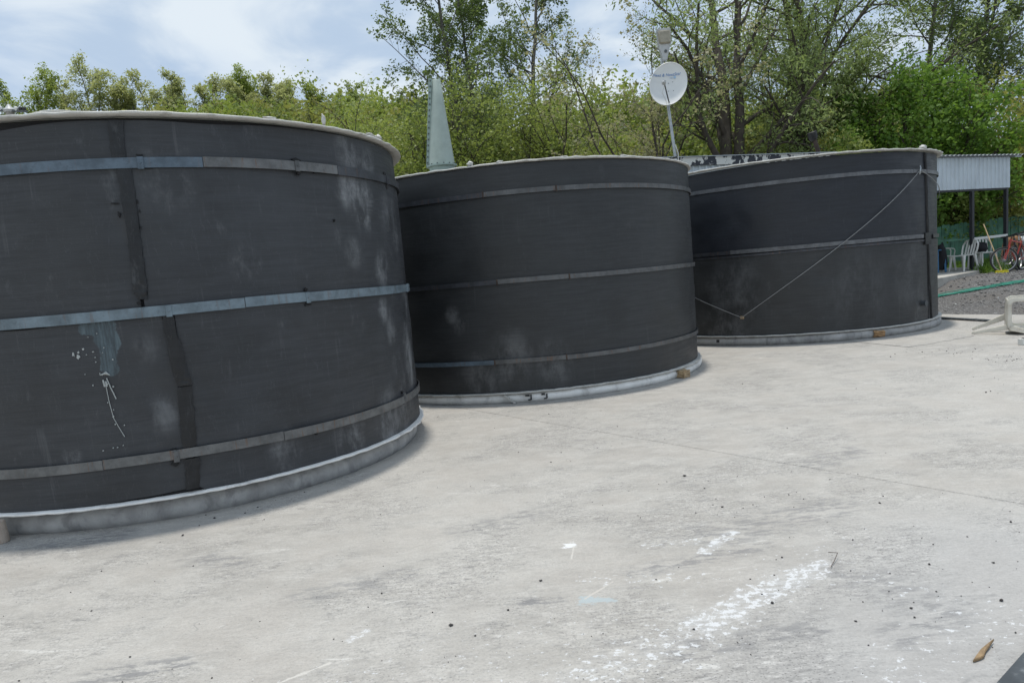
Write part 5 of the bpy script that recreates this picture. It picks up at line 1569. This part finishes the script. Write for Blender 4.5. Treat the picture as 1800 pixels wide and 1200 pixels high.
# tall shrubs filling the view behind the middle tank
for k, (x, y, H, lab) in enumerate(((-4.0, 30, 7.4, 'tall loose shrub with arching dark branches, just left of the pale green cone'), (-1.3, 31, 7.0, 'tall green shrub rising straight behind the pale green cone'), (1.3, 31.5, 7.6, 'tall green shrub under the single stemmed alder'),
                                    (3.6, 32, 7.2, 'tall green shrub left of the low forking pale tree'), (-6.6, 33, 6.8, 'olive shrub behind the right end of the near tank rim'))):
    make_tree('tall_shrub', lab, (x, y), bushy, H, .09, ('bush' if k != 4 else 'spring', 8, .20, .11, .65, .1), 120 + k, cat='shrub', group='tall shrubs behind the tanks', stems=((-.35, 0, 1), (.35, .1, 1), (0, -.2, 1), (.1, .25, 1, .9), (-.62, .1, .8, .75), (.62, 0, .8, .75)),
              fill=[(0, 0, H * .45, 2.0, 1.4, H * .42, 480)])
for k, (x, y, H, lab) in enumerate(((6.4, 29.5, 4.6, 'low olive shrub under the satellite dish, above the workshop fascia'), (8.9, 29, 4.8, 'low olive shrub at the foot of the leaning willow trunk'), (11.0, 24.8, 4.2, 'green shrub behind the black chimney pipe'), (13.0, 30.5, 5.5, 'olive shrub between the broad willow and the bright green tree'))):
    make_tree('low_shrub', lab, (x, y), bushy, H, .07, ('olive' if k != 2 else 'bush', 10, .18, .11, .65, .1), 140 + k, cat='shrub', group='low shrubs behind the workshop', stems=((-.4, 0, 1), (.4, .1, 1), (0, -.2, 1), (.1, .25, 1, .9), (-.65, 0, .8, .8)),
              fill=[(0, 0, H * .45, 1.7, 1.2, H * .42, 420)])
for k, (x, y, H, lm, lab) in enumerate(((15.6, 25.6, 2.7, 'bush', 'dark green bush behind the fence, seen between the shelter post and the farthest tank'), (17.6, 26.6, 3.0, 'olive', 'olive bush behind the green fence, seen between the two shelter posts'),
                                        (19.6, 27.0, 6.2, 'olive', 'olive bushy tree at the right picture edge beyond the shelter'), (21.8, 29, 6.5, 'spring', 'yellow green bushy tree behind the olive one at the right picture edge'))):
    make_tree('fence_bush', lab, (x, y), bushy, H, .07, (lm, 10, .17, .11, .65, .1), 150 + k, cat='bush', group='bushes beyond the green fence', stems=((-.4, 0, 1), (.4, .1, 1), (0, -.2, 1), (.1, .25, 1, .9)),
              fill=[(0, 0, H * .5, 1.3 + H * .08, 1.0, H * .45, 420)])

# ridge trees: each its own object
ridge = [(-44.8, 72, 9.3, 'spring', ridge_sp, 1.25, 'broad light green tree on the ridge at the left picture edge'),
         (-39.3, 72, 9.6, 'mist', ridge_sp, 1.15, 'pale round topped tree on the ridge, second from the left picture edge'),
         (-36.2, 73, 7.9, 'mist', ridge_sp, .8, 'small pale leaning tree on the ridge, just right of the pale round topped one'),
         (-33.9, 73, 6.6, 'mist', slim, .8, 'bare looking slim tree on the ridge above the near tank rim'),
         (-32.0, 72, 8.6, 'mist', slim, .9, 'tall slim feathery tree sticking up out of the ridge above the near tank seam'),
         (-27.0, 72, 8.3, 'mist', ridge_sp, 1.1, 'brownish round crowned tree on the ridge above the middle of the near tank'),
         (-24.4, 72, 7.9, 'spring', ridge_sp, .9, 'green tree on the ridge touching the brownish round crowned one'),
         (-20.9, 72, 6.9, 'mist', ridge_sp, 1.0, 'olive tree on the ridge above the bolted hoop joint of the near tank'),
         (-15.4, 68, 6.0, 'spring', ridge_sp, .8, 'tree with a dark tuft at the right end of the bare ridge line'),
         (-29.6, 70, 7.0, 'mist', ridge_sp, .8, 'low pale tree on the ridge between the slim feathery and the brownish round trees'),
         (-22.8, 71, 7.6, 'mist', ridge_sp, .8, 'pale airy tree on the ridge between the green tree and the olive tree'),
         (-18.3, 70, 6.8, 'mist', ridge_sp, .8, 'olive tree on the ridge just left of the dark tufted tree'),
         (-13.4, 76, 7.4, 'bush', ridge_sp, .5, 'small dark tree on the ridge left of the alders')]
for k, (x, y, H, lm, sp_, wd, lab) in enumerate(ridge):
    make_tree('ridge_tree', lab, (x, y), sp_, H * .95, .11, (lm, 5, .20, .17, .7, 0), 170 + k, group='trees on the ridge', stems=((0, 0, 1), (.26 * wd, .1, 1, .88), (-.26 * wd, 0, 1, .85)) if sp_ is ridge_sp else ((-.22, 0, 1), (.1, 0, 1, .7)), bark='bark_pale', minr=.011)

# hillside wood: nobody could count it
rw = np.random.default_rng(77)
protoV = []
for k in range(4):
    T = Tree(300 + k)
    for st in ((0, 0, 1), (.5, .1, 1), (-.45, .2, 1)):
        T.branch(np.zeros(3), unit(np.array(st, float)), 4.6, .10, 0, dict(bushy, kids=[8, 5]))
    A = np.array(T.anch)
    v = rw.normal(0, 1, (260, 3)); v /= np.linalg.norm(v, axis=1, keepdims=True); v *= rw.uniform(.4, 1, (260, 1)) ** .4
    A = np.concatenate([A, v * np.array([1.9, 1.9, 1.8]) + np.array([0, 0, 3.1])])
    protoV.append((T, A))
AA = {'olive': [], 'spring': [], 'bush': []}
woodT = Tree(1)
for i in range(255):
    y = rw.uniform(36, 80)
    x = rw.uniform(-.78, .58) * y
    if y < 46 and -.16 * y > x: y += 12
    T, A = protoV[rw.integers(4)]
    if x > -.10 * y and rw.random() < .45: continue
    lim = ((.274 if x < 0 else .255) * y + 1.6 - gz(x, y)) / 6.2
    if lim < .3: continue
    s_ = min(rw.uniform(.8, 1.25), lim * rw.uniform(.75, 1.05)); a = rw.uniform(0, 6.3); c_, q_ = math.cos(a), math.sin(a)
    base = np.array([x, y, gz(x, y) - .2])
    Rm = np.array([[c_, -q_, 0], [q_, c_, 0], [0, 0, 1]]) * s_
    sel = A[rw.random(len(A)) < (.55 if y > 58 else .8)]
    AA[rw.choice(['olive', 'spring', 'bush'], p=[.5, .33, .17])].append(sel @ Rm.T + base)
    for pts, rr, lvl in T.lines:
        if lvl <= 1: woodT.lines.append((list(np.array(pts) @ Rm.T + base), rr * s_, 3))
for k, (kk, L) in enumerate(AA.items()):
    o = leaves('woodland_foliage', np.concatenate(L), 3, .30, .25, .75, LEAF['wood_' + kk], None, 500 + k)
    tag(o, kind='stuff')
o = woodT.wood('woodland_branches', M['bark_grey'], None, minr=.012); tag(o, kind='stuff')

# grass tufts along the shelter floor and at the fence foot
rg2 = np.random.default_rng(31)
P = []
for _ in range(900):
    u = rg2.random(); x = 12.9 + 1.9 * u + rg2.normal(0, .06); y = 19.25 + 1.05 * u + rg2.normal(0, .10)
    P.append((x, y))
for _ in range(3500):
    u = rg2.random(); x = 10 + 11 * u + rg2.normal(0, .1); y = 22.2 + 4.15 * u - abs(rg2.normal(0, .45))
    P.append((x, y))
P = np.array(P)
o = leaves('verge_grass', np.column_stack([P, ground(P[:, 0], P[:, 1]) + .02]), 4, .05, .13, .12, LEAF['maple'], None, 32, droop=-2.2, up_bias=0)
tag(o, kind='stuff')
